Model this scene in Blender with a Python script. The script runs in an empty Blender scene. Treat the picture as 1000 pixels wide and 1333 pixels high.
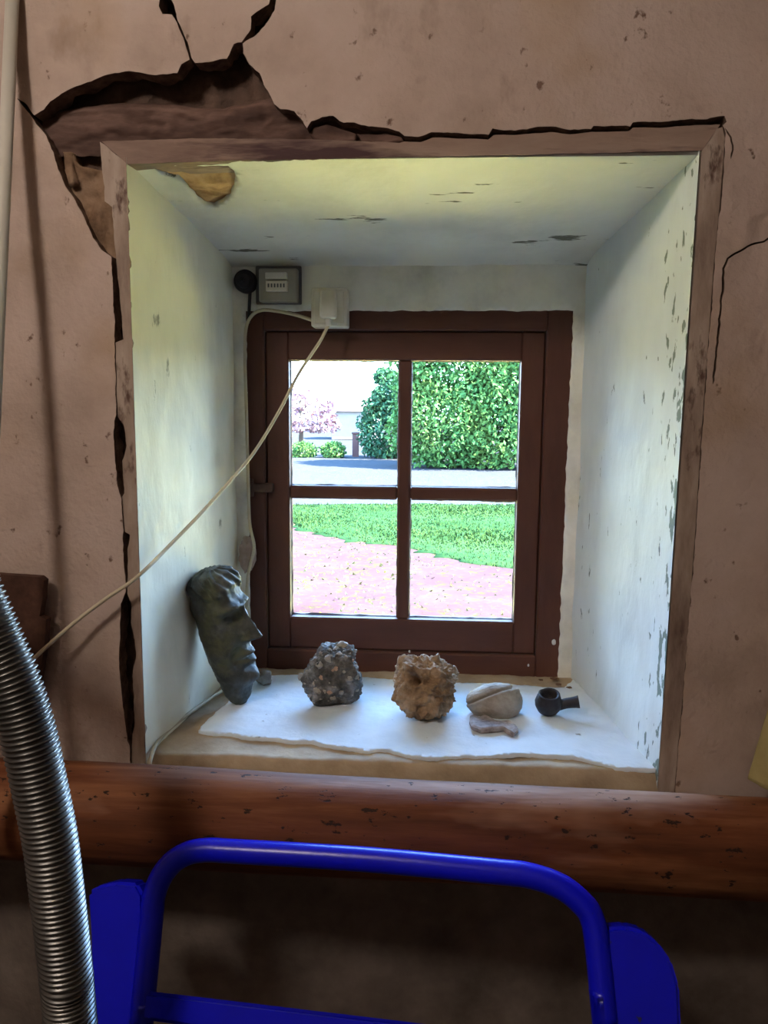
import bpy, bmesh, math, random
import numpy as np
from mathutils import Vector, Matrix, noise
from mathutils.geometry import delaunay_2d_cdt

scene = bpy.context.scene
COL = scene.collection
random.seed(7)
# ------------------------------------------------------------------ camera
FPX = 1000.0
PITCH, YAW, ROLL = -0.12818, 0.06270, -0.00835
CAM = Vector((0.0393, -1.0589, 1.4951))
def rotm(p, y, r):
    return Matrix.Rotation(y, 3, 'Z') @ Matrix.Rotation(p, 3, 'X') @ Matrix.Rotation(r, 3, 'Y')
RM = rotm(PITCH, YAW, ROLL)
cd = bpy.data.cameras.new('camera'); cam = bpy.data.objects.new('camera', cd); COL.objects.link(cam)
right, fwd, up = RM.col[0], RM.col[1], RM.col[2]
m4 = Matrix((( right.x, up.x, -fwd.x, CAM.x), (right.y, up.y, -fwd.y, CAM.y), (right.z, up.z, -fwd.z, CAM.z), (0, 0, 0, 1)))
cam.matrix_world = m4
cd.sensor_fit = 'HORIZONTAL'; cd.sensor_width = 36.0; cd.lens = 36.0 * FPX / 1000.0
cd.clip_start = 0.02; cd.clip_end = 500
scene.camera = cam
# ------------------------------------------------------------------ sky, sun, exposure
SKY = 30.0
SUN = 105.0
BULB = 39.0
world = bpy.data.worlds.new('sky'); scene.world = world; world.use_nodes = True
nt = world.node_tree; nt.nodes.clear()
wo = nt.nodes.new('ShaderNodeOutputWorld'); bg = nt.nodes.new('ShaderNodeBackground')
tc = nt.nodes.new('ShaderNodeTexCoord'); sx = nt.nodes.new('ShaderNodeSeparateXYZ'); rp = nt.nodes.new('ShaderNodeValToRGB')
rp.color_ramp.elements[0].color = (0.60, 0.80, 1.0, 1); rp.color_ramp.elements[0].position = 0.0
rp.color_ramp.elements[1].color = (0.18, 0.44, 1.0, 1); rp.color_ramp.elements[1].position = 0.7
nt.links.new(tc.outputs['Generated'], sx.inputs[0]); nt.links.new(sx.outputs['Z'], rp.inputs[0])
nt.links.new(rp.outputs[0], bg.inputs[0]); bg.inputs[1].default_value = SKY
nt.links.new(bg.outputs[0], wo.inputs[0])
sd = bpy.data.lights.new('sun', 'SUN'); sd.energy = SUN; sd.angle = 0.01; sd.color = (1.0, 0.94, 0.80)
sun = bpy.data.objects.new('sun', sd); COL.objects.link(sun)
sun.rotation_euler = Vector((0.75, -0.20, 0.95)).to_track_quat('Z', 'Y').to_euler()
pd = bpy.data.lights.new('window_portal', 'AREA'); pd.shape = 'RECTANGLE'; pd.size = 0.50; pd.size_y = 0.56
pd.cycles.is_portal = True
po = bpy.data.objects.new('window_portal', pd); COL.objects.link(po)
po.location = (-0.018, 0.50, 1.343); po.rotation_euler = (-math.pi / 2, 0, 0)
vs = scene.view_settings
vs.view_transform = 'Standard'; vs.look = 'None'; vs.gamma = 1.0; vs.exposure = 0.0; vs.use_curve_mapping = False
scene.cycles.max_bounces = 10; scene.cycles.diffuse_bounces = 6; scene.cycles.transparent_max_bounces = 12
scene.cycles.use_denoising = True; scene.cycles.sample_clamp_indirect = 40.0

# ------------------------------------------------------------------ measuring helpers
def ray(px, py):
    return RM @ Vector(((px - 500) / FPX, 1.0, -(py - 666.5) / FPX))
def P(px, py, Y):                       # where a sight line meets the vertical plane Y
    d = ray(px, py); return CAM + d * ((Y - CAM.y) / d.y)
def PZ(px, py, Z):                      # ... the level plane Z
    d = ray(px, py); return CAM + d * ((Z - CAM.z) / d.z)
def PN(px, py, pt, n):                  # ... any plane
    d = ray(px, py); return CAM + d * ((pt - CAM).dot(n) / d.dot(n))
def fbm(p, s, o=4):
    v, a = 0.0, 1.0
    q = Vector(p) * s
    for i in range(o):
        v += a * noise.noise(q); q = q * 2.03 + Vector((3.1, 1.7, 5.3)); a *= 0.5
    return v

# ------------------------------------------------------------------ materials
def mat(name, stops, scale=6.0, rough=0.8, bump=0.3, bscale=60.0, metal=0.0, stretch=(1, 1, 1), detail=8.0,
        spots=None, spec=0.3, bdist=0.004, dist=0.0, coat=0.0):
    """stops: list of (pos, rgb) along a noise value; spots: list of (rgb, scale, lo, hi, stretch)"""
    m = bpy.data.materials.new(name); m.use_nodes = True
    n = m.node_tree.nodes; l = m.node_tree.links; b = n['Principled BSDF']
    b.inputs['Roughness'].default_value = rough; b.inputs['Metallic'].default_value = metal
    b.inputs['Specular IOR Level'].default_value = spec; b.inputs['Coat Weight'].default_value = coat
    co = n.new('ShaderNodeTexCoord'); mp = n.new('ShaderNodeMapping'); mp.inputs['Scale'].default_value = stretch
    l.new(co.outputs['Object'], mp.inputs[0])
    t = n.new('ShaderNodeTexNoise'); t.inputs['Scale'].default_value = scale; t.inputs['Detail'].default_value = detail
    t.inputs['Roughness'].default_value = 0.62; t.inputs['Distortion'].default_value = dist
    l.new(mp.outputs[0], t.inputs['Vector'])
    r = n.new('ShaderNodeValToRGB'); cr = r.color_ramp
    while len(cr.elements) < len(stops): cr.elements.new(0.5)
    for e, (p, c) in zip(cr.elements, stops): e.position = p; e.color = (*c, 1)
    l.new(t.outputs['Fac'], r.inputs[0]); out = r.outputs[0]
    bt = n.new('ShaderNodeTexNoise'); bt.inputs['Scale'].default_value = bscale; bt.inputs['Detail'].default_value = 6
    l.new(mp.outputs[0], bt.inputs['Vector']); h = bt.outputs['Fac']
    for (c, sc, lo, hi, st) in (spots or []):
        mp2 = n.new('ShaderNodeMapping'); mp2.inputs['Scale'].default_value = st
        mp2.inputs['Location'].default_value = (sc, lo * 9, 2.3)
        l.new(co.outputs['Object'], mp2.inputs[0])
        s = n.new('ShaderNodeTexNoise'); s.inputs['Scale'].default_value = sc; s.inputs['Detail'].default_value = 5
        s.inputs['Roughness'].default_value = 0.6
        l.new(mp2.outputs[0], s.inputs['Vector'])
        mr = n.new('ShaderNodeMapRange'); mr.inputs['From Min'].default_value = lo; mr.inputs['From Max'].default_value = hi
        l.new(s.outputs['Fac'], mr.inputs['Value'])
        mx = n.new('ShaderNodeMix'); mx.data_type = 'RGBA'
        l.new(mr.outputs[0], mx.inputs[0]); l.new(out, mx.inputs[6]); mx.inputs[7].default_value = (*c, 1); out = mx.outputs[2]
        sb = n.new('ShaderNodeMath'); sb.operation = 'MULTIPLY_ADD'; l.new(mr.outputs[0], sb.inputs[0]); sb.inputs[1].default_value = -0.7
        l.new(h, sb.inputs[2]); h = sb.outputs[0]
    l.new(out, b.inputs['Base Color'])
    if bump > 0:
        bp = n.new('ShaderNodeBump'); bp.inputs['Strength'].default_value = bump; bp.inputs['Distance'].default_value = bdist
        l.new(h, bp.inputs['Height']); l.new(bp.outputs[0], b.inputs['Normal'])
    return m

MAT = {}
MAT['plaster'] = mat('pinkish_old_plaster', [(0.25, (0.3461, 0.2576, 0.2051)), (0.5, (0.4960, 0.3864, 0.3271)), (0.75, (0.5999, 0.4872, 0.4269))],
    scale=5.0, rough=0.9, bump=0.55, bscale=120, spots=[((0.1957, 0.1200, 0.0891), 46, 0.66, 0.72, (1, 1, 0.8)), ((0.2678, 0.1800, 0.1287), 9, 0.60, 0.78, (1, 1, 0.6)), ((0.4153, 0.2800, 0.1663), 2.4, 0.55, 0.75, (1, 1, 1))])
MAT['lowerwall'] = mat('dark_lower_wall', [(0.3, (0.0945, 0.0729, 0.0594)), (0.55, (0.2025, 0.1620, 0.1350)), (0.8, (0.3240, 0.2700, 0.2295))],
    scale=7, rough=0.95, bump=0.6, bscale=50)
MAT['core'] = mat('dark_wall_core', [(0.3, (0.0450, 0.0270, 0.0198)), (0.55, (0.1260, 0.0756, 0.0540)), (0.8, (0.2340, 0.1530, 0.1080))], scale=18, bump=0.7, bscale=70, bdist=0.01)
MAT['lintel'] = mat('old_brown_lintel_wood', [(0.32, (0.035, 0.018, 0.014)), (0.5, (0.10, 0.056, 0.043)), (0.7, (0.23, 0.14, 0.11))], scale=14, bump=0.6, bscale=50, stretch=(0.35, 1, 1.6))
MAT['mortar'] = mat('ochre_crumbling_mortar', [(0.3, (0.10, 0.055, 0.03)), (0.5, (0.24, 0.15, 0.09)), (0.75, (0.36, 0.25, 0.17))], scale=22, bump=0.7, bscale=80, bdist=0.006)
MAT['trim'] = mat('dusty_trim_wood', [(0.28, (0.14, 0.09, 0.07)), (0.5, (0.35, 0.265, 0.21)), (0.72, (0.52, 0.43, 0.36))], scale=16, bump=0.5, bscale=70, stretch=(1.4, 1, 0.35),
    spots=[((0.11, 0.06, 0.045), 28, 0.62, 0.70, (1, 1, 0.4))])
MAT['trim_top'] = mat('stained_top_trim_wood', [(0.3, (0.13, 0.075, 0.06)), (0.5, (0.30, 0.21, 0.165)), (0.75, (0.42, 0.32, 0.26))], scale=8, bump=0.5, bscale=60, stretch=(0.3, 1, 1.4),
    spots=[((0.075, 0.04, 0.04), 9, 0.52, 0.62, (0.35, 1, 2.0))])
WHITE = [(0.25, (0.60, 0.60, 0.53)), (0.5, (0.76, 0.76, 0.70)), (0.8, (0.84, 0.84, 0.79))]
MAT['lime_left'] = mat('limewash_lit_yellow', [(0.25, (0.76, 0.74, 0.60)), (0.5, (0.90, 0.88, 0.74)), (0.8, (0.93, 0.92, 0.80))], scale=5, bump=0.35, bscale=45, stretch=(1, 1, 0.5), spots=[((0.42, 0.42, 0.33), 26, 0.68, 0.72, (1, 1.2, 0.5))])  # stronger yellow bounce light on this side is put into the limewash colour
MAT['lime_ceiling'] = mat('limewash_cracked', WHITE, scale=5, bump=0.35, bscale=40, spots=[((0.16, 0.16, 0.12), 17, 0.645, 0.665, (0.35, 1.8, 1))])
MAT['lime_back'] = mat('limewash_dusty', [(0.25, (0.5440, 0.5304, 0.4760)), (0.5, (0.8160, 0.8024, 0.7208)), (0.8, (0.9792, 0.9792, 0.8976))], scale=8, bump=0.4, bscale=45)
MAT['sillpaint'] = mat('flaking_sill_paint_sky_tint', [(0.25, (0.56, 0.62, 0.66)), (0.5, (0.67, 0.73, 0.78)), (0.8, (0.76, 0.81, 0.85))], scale=9, bump=0.4, bscale=60,  # blue of the skylight is mixed into the paint colour
    spots=[((0.30, 0.32, 0.30), 38, 0.69, 0.73, (1, 1, 1))])
MAT['sillmortar'] = mat('brown_sill_mortar', [(0.25, (0.27, 0.19, 0.12)), (0.5, (0.42, 0.32, 0.21)), (0.8, (0.55, 0.45, 0.32))], scale=12, bump=0.5, bscale=60)
MAT['redwood'] = mat('dark_red_brown_window_paint', [(0.3, (0.0612, 0.0219, 0.0138)), (0.55, (0.1156, 0.0438, 0.0275)), (0.8, (0.1768, 0.0782, 0.0505))], scale=5, rough=0.55, bump=0.25, bscale=50, stretch=(1.5, 1, 0.35))
MAT['redwoodh'] = mat('dark_red_brown_rail_paint', [(0.3, (0.0612, 0.0219, 0.0138)), (0.55, (0.1156, 0.0438, 0.0275)), (0.8, (0.1768, 0.0782, 0.0505))], scale=5, rough=0.55, bump=0.25, bscale=50, stretch=(0.35, 1, 1.5))
MAT['beam'] = mat('reddish_brown_pole_wood', [(0.30, (0.04, 0.012, 0.005)), (0.5, (0.15, 0.048, 0.018)), (0.70, (0.33, 0.14, 0.06))], scale=14, rough=0.7, bump=0.5, bscale=40,
    stretch=(0.10, 1, 1.2), spots=[((0.42, 0.24, 0.16), 5, 0.56, 0.75, (0.3, 1, 1)), ((0.03, 0.014, 0.009), 80, 0.63, 0.66, (0.5, 1, 1)), ((0.035, 0.013, 0.006), 4, 0.56, 0.72, (0.5, 1, 1))], spec=0.2)
MAT['blue'] = mat('blue_gloss_paint', [(0.3, (0.002, 0.004, 0.62)), (0.7, (0.003, 0.006, 0.80))], scale=5, rough=0.3, bump=0.08, bscale=60, spec=0.5,
    spots=[((0.03, 0.03, 0.06), 40, 0.70, 0.74, (1, 1, 1))])
MAT['hose'] = mat('ribbed_metal_hose', [(0.3, (0.1280, 0.1240, 0.1200)), (0.7, (0.2160, 0.2120, 0.2000))], scale=8, rough=0.36, metal=0.85, bump=0.05, bscale=80)
MAT['pole'] = mat('pale_grey_tube', [(0.3, (0.42, 0.40, 0.34)), (0.7, (0.58, 0.56, 0.49))], scale=5, rough=0.45, bump=0.1)
MAT['rust'] = mat('rusty_brown_plate', [(0.3, (0.035, 0.014, 0.009)), (0.55, (0.085, 0.038, 0.024)), (0.8, (0.16, 0.08, 0.05))], scale=22, bump=0.4, bscale=60)
MAT['sack'] = mat('yellowed_cloth', [(0.3, (0.3150, 0.2475, 0.0975)), (0.6, (0.4350, 0.3600, 0.1650)), (0.8, (0.4950, 0.4275, 0.2250))], scale=9, bump=0.4, bscale=120)
MAT['stonehead'] = mat('mossy_dark_stone', [(0.28, (0.018, 0.020, 0.016)), (0.5, (0.07, 0.072, 0.06)), (0.75, (0.19, 0.195, 0.17))], scale=22, bump=0.4, bscale=90, rough=0.55,
    spots=[((0.10, 0.105, 0.055), 16, 0.55, 0.68, (1, 1, 1))])
MAT['conglom'] = mat('conglomerate_matrix', [(0.32, (0.03, 0.028, 0.024)), (0.52, (0.13, 0.12, 0.105)), (0.7, (0.34, 0.32, 0.30))], scale=45, bump=0.8, bscale=160, bdist=0.005)
MAT['pebble'] = mat('pale_pebble', [(0.3, (0.26, 0.23, 0.19)), (0.7, (0.46, 0.40, 0.33))], scale=60, bump=0.3, bscale=160)
MAT['pebble_pink'] = mat('pinkish_pebble', [(0.3, (0.40, 0.24, 0.16)), (0.7, (0.55, 0.36, 0.26))], scale=60, bump=0.3, bscale=160)
MAT['rockbrown'] = mat('tan_pitted_rock', [(0.3, (0.12, 0.065, 0.03)), (0.5, (0.32, 0.20, 0.11)), (0.75, (0.52, 0.38, 0.25))], scale=38, bump=0.8, bscale=120, bdist=0.006)
MAT['shell'] = mat('grey_beige_clay', [(0.3, (0.26, 0.22, 0.17)), (0.6, (0.42, 0.37, 0.31)), (0.8, (0.52, 0.48, 0.43))], scale=30, bump=0.4, bscale=130)
MAT['flint'] = mat('brown_grey_flint', [(0.35, (0.1700, 0.1275, 0.1105)), (0.6, (0.4080, 0.3400, 0.3060)), (0.8, (0.6460, 0.5780, 0.5440))], scale=60, bump=0.4, bscale=130)
MAT['pipeclay'] = mat('black_burnt_clay', [(0.3, (0.018, 0.015, 0.016)), (0.7, (0.055, 0.048, 0.05))], scale=40, bump=0.3, bscale=150, rough=0.6)
MAT['whiteplastic'] = mat('yellowed_white_plastic', [(0.3, (0.62, 0.58, 0.50)), (0.7, (0.70, 0.66, 0.58))], scale=20, rough=0.45, bump=0.03)
MAT['beigeplastic'] = mat('grey_beige_plastic', [(0.3, (0.34, 0.31, 0.25)), (0.7, (0.44, 0.41, 0.34))], scale=20, rough=0.5, bump=0.05)
MAT['bakelite'] = mat('black_bakelite', [(0.3, (0.018, 0.017, 0.02)), (0.7, (0.035, 0.033, 0.038))], scale=20, rough=0.4, bump=0.05)
MAT['darkboard'] = mat('dark_grey_board', [(0.3, (0.10, 0.098, 0.10)), (0.7, (0.19, 0.185, 0.18))], scale=20, rough=0.8, bump=0.2)
MAT['cord'] = mat('cream_cable', [(0.3, (0.50, 0.44, 0.31)), (0.7, (0.60, 0.53, 0.38))], scale=20, rough=0.5, bump=0.05)
MAT['iron'] = mat('rust_brown_iron', [(0.3, (0.05, 0.025, 0.018)), (0.7, (0.13, 0.07, 0.05))], scale=40, rough=0.7, bump=0.4)
MAT['leaf_dead'] = mat('dry_leaf', [(0.3, (0.10, 0.05, 0.025)), (0.7, (0.22, 0.13, 0.07))], scale=60, bump=0.2)
MAT['roomwall'] = mat('room_plaster', [(0.3, (0.34, 0.27, 0.22)), (0.7, (0.46, 0.38, 0.32))], scale=3, bump=0.3, rough=0.9)
MAT['floor'] = mat('earth_floor', [(0.3, (0.06, 0.05, 0.042)), (0.7, (0.13, 0.11, 0.095))], scale=6, bump=0.5, rough=0.95)
MAT['outplaster'] = mat('outer_render', [(0.3, (0.5, 0.47, 0.42)), (0.7, (0.62, 0.59, 0.54))], scale=4, bump=0.3)
# outdoors
MAT['lawn'] = mat('green_lawn_painted_shade', [(0.3, (0.0099, 0.0286, 0.0096)), (0.5, (0.0153, 0.0388, 0.0145)), (0.75, (0.0248, 0.0507, 0.0176))], scale=1.1, bump=0.5, bscale=20, bdist=0.05, stretch=(0.5, 1.6, 1), spec=0.0)  # lawn in shade: the shade is put into this green
MAT['grassblade'] = mat('grass_blade', [(0.3, (0.0134, 0.0335, 0.0092)), (0.7, (0.0320, 0.0597, 0.0169))], scale=3, bump=0, spec=0.0)
MAT['painted_sun'] = mat('painted_sun_pink', [(0.35, (0.0333, 0.0207, 0.0230)), (0.55, (0.0393, 0.0240, 0.0273)), (0.75, (0.0448, 0.0299, 0.0323))], scale=3.0, bump=0.3, bscale=20, bdist=0.02,  # lawn in full sun: the overexposed light is painted as pale pink
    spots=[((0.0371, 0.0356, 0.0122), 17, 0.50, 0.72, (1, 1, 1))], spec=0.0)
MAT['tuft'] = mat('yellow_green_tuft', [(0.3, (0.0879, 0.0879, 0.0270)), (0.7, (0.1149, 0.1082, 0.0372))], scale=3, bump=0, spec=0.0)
MAT['gravel'] = mat('pale_gravel', [(0.3, (0.0225, 0.0246, 0.0270)), (0.55, (0.0330, 0.0345, 0.0360)), (0.8, (0.0450, 0.0450, 0.0450))], scale=14, bump=0.6, bscale=30, bdist=0.03, spec=0.0)
MAT['bounce_yellow'] = mat('straw_yellow_bounce', [(0.3, (0.66, 0.54, 0.15)), (0.7, (0.80, 0.66, 0.22))], scale=5, bump=0.4, bscale=30, bdist=0.02, spec=0.0)  # bright yellow chosen to bounce light up to the niche ceiling
MAT['bush'] = mat('hedge_leaf', [(0.30, (0.0221, 0.0706, 0.0245)), (0.5, (0.0467, 0.1087, 0.0306)), (0.66, (0.0775, 0.1417, 0.0383)), (0.72, (0.1759, 0.1702, 0.0766))], scale=1.5, bump=0, rough=0.8, spec=0.0)
MAT['bush2'] = mat('dark_hedge_leaf', [(0.30, (0.0155, 0.0544, 0.0350)), (0.6, (0.0350, 0.0854, 0.0389)), (0.8, (0.0699, 0.1087, 0.0466))], scale=1.5, bump=0, rough=0.8, spec=0.0)
MAT['redleaf'] = mat('copper_leaf', [(0.3, (0.1950, 0.1146, 0.1262)), (0.7, (0.2640, 0.1722, 0.1722))], scale=1.2, bump=0, spec=0.0)
MAT['bark'] = mat('bark', [(0.3, (0.05, 0.035, 0.025)), (0.7, (0.11, 0.08, 0.06))], scale=8, bump=0.5)
MAT['housewall'] = mat('white_house_render', [(0.3, (0.1701, 0.1588, 0.1531)), (0.7, (0.1928, 0.1814, 0.1701))], scale=4, bump=0.1, spec=0.0)
MAT['roof'] = mat('pale_roof', [(0.3, (0.0654, 0.0500, 0.0462)), (0.7, (0.0847, 0.0654, 0.0616))], scale=4, bump=0.3, spec=0.0)
MAT['brickpost'] = mat('pink_post', [(0.3, (0.0672, 0.0357, 0.0336)), (0.7, (0.0798, 0.0462, 0.0420))], scale=8, bump=0.2, spec=0.0)

def glass_mat():
    m = bpy.data.materials.new('old_window_glass'); m.use_nodes = True
    n = m.node_tree.nodes; l = m.node_tree.links; n.clear()
    o = n.new('ShaderNodeOutputMaterial'); mx = n.new('ShaderNodeMixShader'); tr = n.new('ShaderNodeBsdfTransparent'); gl = n.new('ShaderNodeBsdfGlossy')
    tr.inputs[0].default_value = (0.97, 0.98, 0.97, 1); gl.inputs['Roughness'].default_value = 0.03
    fr = n.new('ShaderNodeFresnel'); fr.inputs[0].default_value = 1.35
    l.new(fr.outputs[0], mx.inputs[0]); l.new(tr.outputs[0], mx.inputs[1]); l.new(gl.outputs[0], mx.inputs[2]); l.new(mx.outputs[0], o.inputs[0])
    return m
MAT['glass'] = glass_mat()

# ------------------------------------------------------------------ object helpers
WL = {}
def empty(name, loc, label=None, cat=None, group=None, kind=None):
    o = bpy.data.objects.new(name, None); COL.objects.link(o); o.location = loc; o.empty_display_size = 0.05
    WL[o] = Vector(loc); tag(o, label, cat, group, kind); return o
def tag(o, label=None, cat=None, group=None, kind=None):
    if label: o['label'] = label
    if cat: o['category'] = cat
    if group: o['group'] = group
    if kind: o['kind'] = kind
    return o
def mk(name, verts, faces, m, parent=None, smooth=False, fix=True, **kw):
    vs_ = [Vector(v) for v in verts]
    lo = Vector([min(v[i] for v in vs_) for i in range(3)]); hi = Vector([max(v[i] for v in vs_) for i in range(3)])
    org = Vector(((lo.x + hi.x) / 2, (lo.y + hi.y) / 2, lo.z))
    me = bpy.data.meshes.new(name); me.from_pydata([v - org for v in vs_], [], faces)
    me.materials.append(MAT[m] if isinstance(m, str) else m)
    if fix:
        bm = bmesh.new(); bm.from_mesh(me); bmesh.ops.recalc_face_normals(bm, faces=bm.faces); bm.to_mesh(me); bm.free()
    if smooth: me.polygons.foreach_set('use_smooth', [True] * len(me.polygons))
    me.update()
    o = bpy.data.objects.new(name, me); COL.objects.link(o)
    o.location = org - (WL[parent] if parent else Vector((0, 0, 0)))
    if parent: o.parent = parent
    WL[o] = org; tag(o, kw.get('label'), kw.get('cat'), kw.get('group'), kw.get('kind'))
    return o
def mkbm(name, bm, m, parent=None, smooth=False, **kw):
    bm.verts.ensure_lookup_table(); bm.verts.index_update()
    v = [x.co.copy() for x in bm.verts]; f = [[x.index for x in p.verts] for p in bm.faces]; bm.free()
    return mk(name, v, f, m, parent, smooth, **kw)
def boxbm(lo, hi, bev=0.0, seg=2, bm=None):
    b = bmesh.new()
    r = bmesh.ops.create_cube(b, size=1.0)
    lo = Vector(lo); hi = Vector(hi); c = (lo + hi) / 2; s = hi - lo
    for v in b.verts: v.co = Vector((v.co.x * s.x, v.co.y * s.y, v.co.z * s.z)) + c
    if bev > 0: bmesh.ops.bevel(b, geom=b.edges[:], offset=bev, segments=seg, affect='EDGES', profile=0.5)
    return b
def box(name, lo, hi, m, parent=None, bev=0.0, smooth=False, **kw):
    return mkbm(name, boxbm(lo, hi, bev), m, parent, smooth, **kw)
def catmull(pts, n=8):
    pts = [Vector(p) for p in pts]; q = [pts[0] * 2 - pts[1]] + pts + [pts[-1] * 2 - pts[-2]]; out = []
    for i in range(1, len(q) - 2):
        a, b, c, d = q[i - 1], q[i], q[i + 1], q[i + 2]
        for k in range(n):
            t = k / n
            out.append(0.5 * ((2 * b) + (c - a) * t + (2 * a - 5 * b + 4 * c - d) * t * t + (3 * b - a - 3 * c + d) * t ** 3))
    out.append(pts[-1].copy()); return out
def tube_geo(path, rad, seg=12, cap=True, base=0):
    V, F = [], []
    n = len(path); T = []
    for i in range(n):
        a = path[max(0, i - 1)]; b = path[min(n - 1, i + 1)]; T.append((b - a).normalized())
    u = T[0].orthogonal().normalized()
    for i in range(n):
        u = (u - T[i] * u.dot(T[i])).normalized(); w = T[i].cross(u)
        r = rad(i / (n - 1)) if callable(rad) else rad
        for k in range(seg):
            a = 2 * math.pi * k / seg; V.append(path[i] + (u * math.cos(a) + w * math.sin(a)) * r)
    for i in range(n - 1):
        for k in range(seg):
            k2 = (k + 1) % seg; F.append((base + i * seg + k, base + i * seg + k2, base + (i + 1) * seg + k2, base + (i + 1) * seg + k))
    if cap:
        F.append(tuple(base + k for k in reversed(range(seg)))); F.append(tuple(base + (n - 1) * seg + k for k in range(seg)))
    return V, F
def tube(name, pts, rad, m, parent=None, seg=12, n=8, spline=True, **kw):
    path = catmull(pts, n) if spline else [Vector(p) for p in pts]
    V, F = tube_geo(path, rad, seg)
    return mk(name, V, F, m, parent, True, **kw)
def inside(p, poly):
    x, y = p; c = False; j = len(poly) - 1
    for i in range(len(poly)):
        xi, yi = poly[i]; xj, yj = poly[j]
        if (yi > y) != (yj > y) and x < (xj - xi) * (y - yi) / (yj - yi) + xi: c = not c
        j = i
    return c
def rough_poly(poly, step, amp, seed=0.0, closed=True, keep=None):
    out = []; n = len(poly)
    for i in range(n if closed else n - 1):
        a = Vector(poly[i]); b = Vector(poly[(i + 1) % n]); L = (b - a).length; k = max(1, int(L / step))
        nx = Vector((-(b - a).y, (b - a).x)).normalized() if L > 1e-9 else Vector((0, 0))
        for j in range(k):
            p = a + (b - a) * (j / k)
            if j > 0 or amp > 0:
                d = noise.noise(Vector((p.x * 60 + seed, p.y * 60, seed * 1.7))) + 0.6 * noise.noise(Vector((p.x * 170, p.y * 170 + seed, 3.3)))
                p = p + nx * d * amp
            out.append((p.x, p.y))
    return out
def sheet_geo(outline, holes, gridpts, fmap, depth):
    """flat sheet with holes; fmap(u,v,back) -> 3D; every free edge is turned back by depth"""
    pts, edges = [], []
    def ring(poly):
        b = len(pts); pts.extend([Vector(p) for p in poly]); n = len(poly)
        edges.extend([(b + i, b + (i + 1) % n) for i in range(n)])
    ring(outline)
    for h in holes: ring(h)
    for g in gridpts:
        if inside(g, outline) and not any(inside(g, h) for h in holes): pts.append(Vector(g))
    v, e, f, *_ = delaunay_2d_cdt(pts, edges, [], 0, 1e-5)
    F = []
    for t in f:
        c = (sum(v[i].x for i in t) / len(t), sum(v[i].y for i in t) / len(t))
        if inside(c, outline) and not any(inside(c, h) for h in holes): F.append(tuple(t))
    V = [fmap(p.x, p.y, 0.0) for p in v]
    cnt = {}
    for t in F:
        for i in range(len(t)):
            a, b = t[i], t[(i + 1) % len(t)]; cnt.setdefault((min(a, b), max(a, b)), []).append((a, b))
    global NFRONT
    NFRONT = len(F)
    bk = {}; nV = list(V); nF = list(F)
    def back(i):
        if i not in bk: bk[i] = len(nV); nV.append(fmap(v[i].x, v[i].y, depth))
        return bk[i]
    for k, l in cnt.items():
        if len(l) == 1:
            a, b = l[0]; nF.append((b, a, back(a), back(b)))
    return nV, nF
def grid(u0, u1, v0, v1, s, jit=0.3):
    out = []; u = u0
    while u < u1:
        v = v0
        while v < v1:
            out.append((u + random.uniform(-jit, jit) * s, v + random.uniform(-jit, jit) * s)); v += s
        u += s
    return out
def xz(px, py, Y=0.0):
    p = P(px, py, Y); return (p.x, p.z)

# ------------------------------------------------------------------ dimensions of the niche
XL, XR, ZT, ZB = -0.3775, 0.3740, 1.828, 0.988          # opening in the wall face, Y = 0
BL, BR, BT = -0.339, 0.311, 1.770                       # back of the niche
YB = 0.41
FX0, FX1, FZ0, FZ1 = -0.322, 0.293, 0.984, 1.687        # window frame outline
PX0, PX1, PZ0, PZ1 = -0.238, 0.202, 1.092, 1.594        # glazed area

# ------------------------------------------------------------------ room shell
def struct(o, label, cat='wall'): return tag(o, label, cat, None, 'structure')
RX, RY, RZ = 2.4, -3.2, 2.65
struct(box('floor', (-RX, RY, -0.1), (RX, 0.0, 0.0), 'floor'), 'dark earthen floor of the shed', 'floor')
struct(box('ceiling', (-RX - 0.1, RY - 0.1, RZ), (RX + 0.1, 0.52, RZ + 0.12), 'roomwall'), 'plain plaster ceiling of the shed above', 'ceiling')
struct(box('wall_left', (-RX - 0.1, RY, -0.1), (-RX, 0.5, RZ), 'roomwall'), 'plain plaster side wall at the left end', 'wall')
struct(box('wall_right', (RX, RY, -0.1), (RX + 0.1, 0.5, RZ), 'roomwall'), 'plain plaster side wall at the right end', 'wall')
struct(box('wall_back', (-RX - 0.1, RY - 0.1, -0.1), (RX + 0.1, RY, RZ), 'roomwall'), 'plain plaster wall behind the viewer', 'wall')

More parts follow.
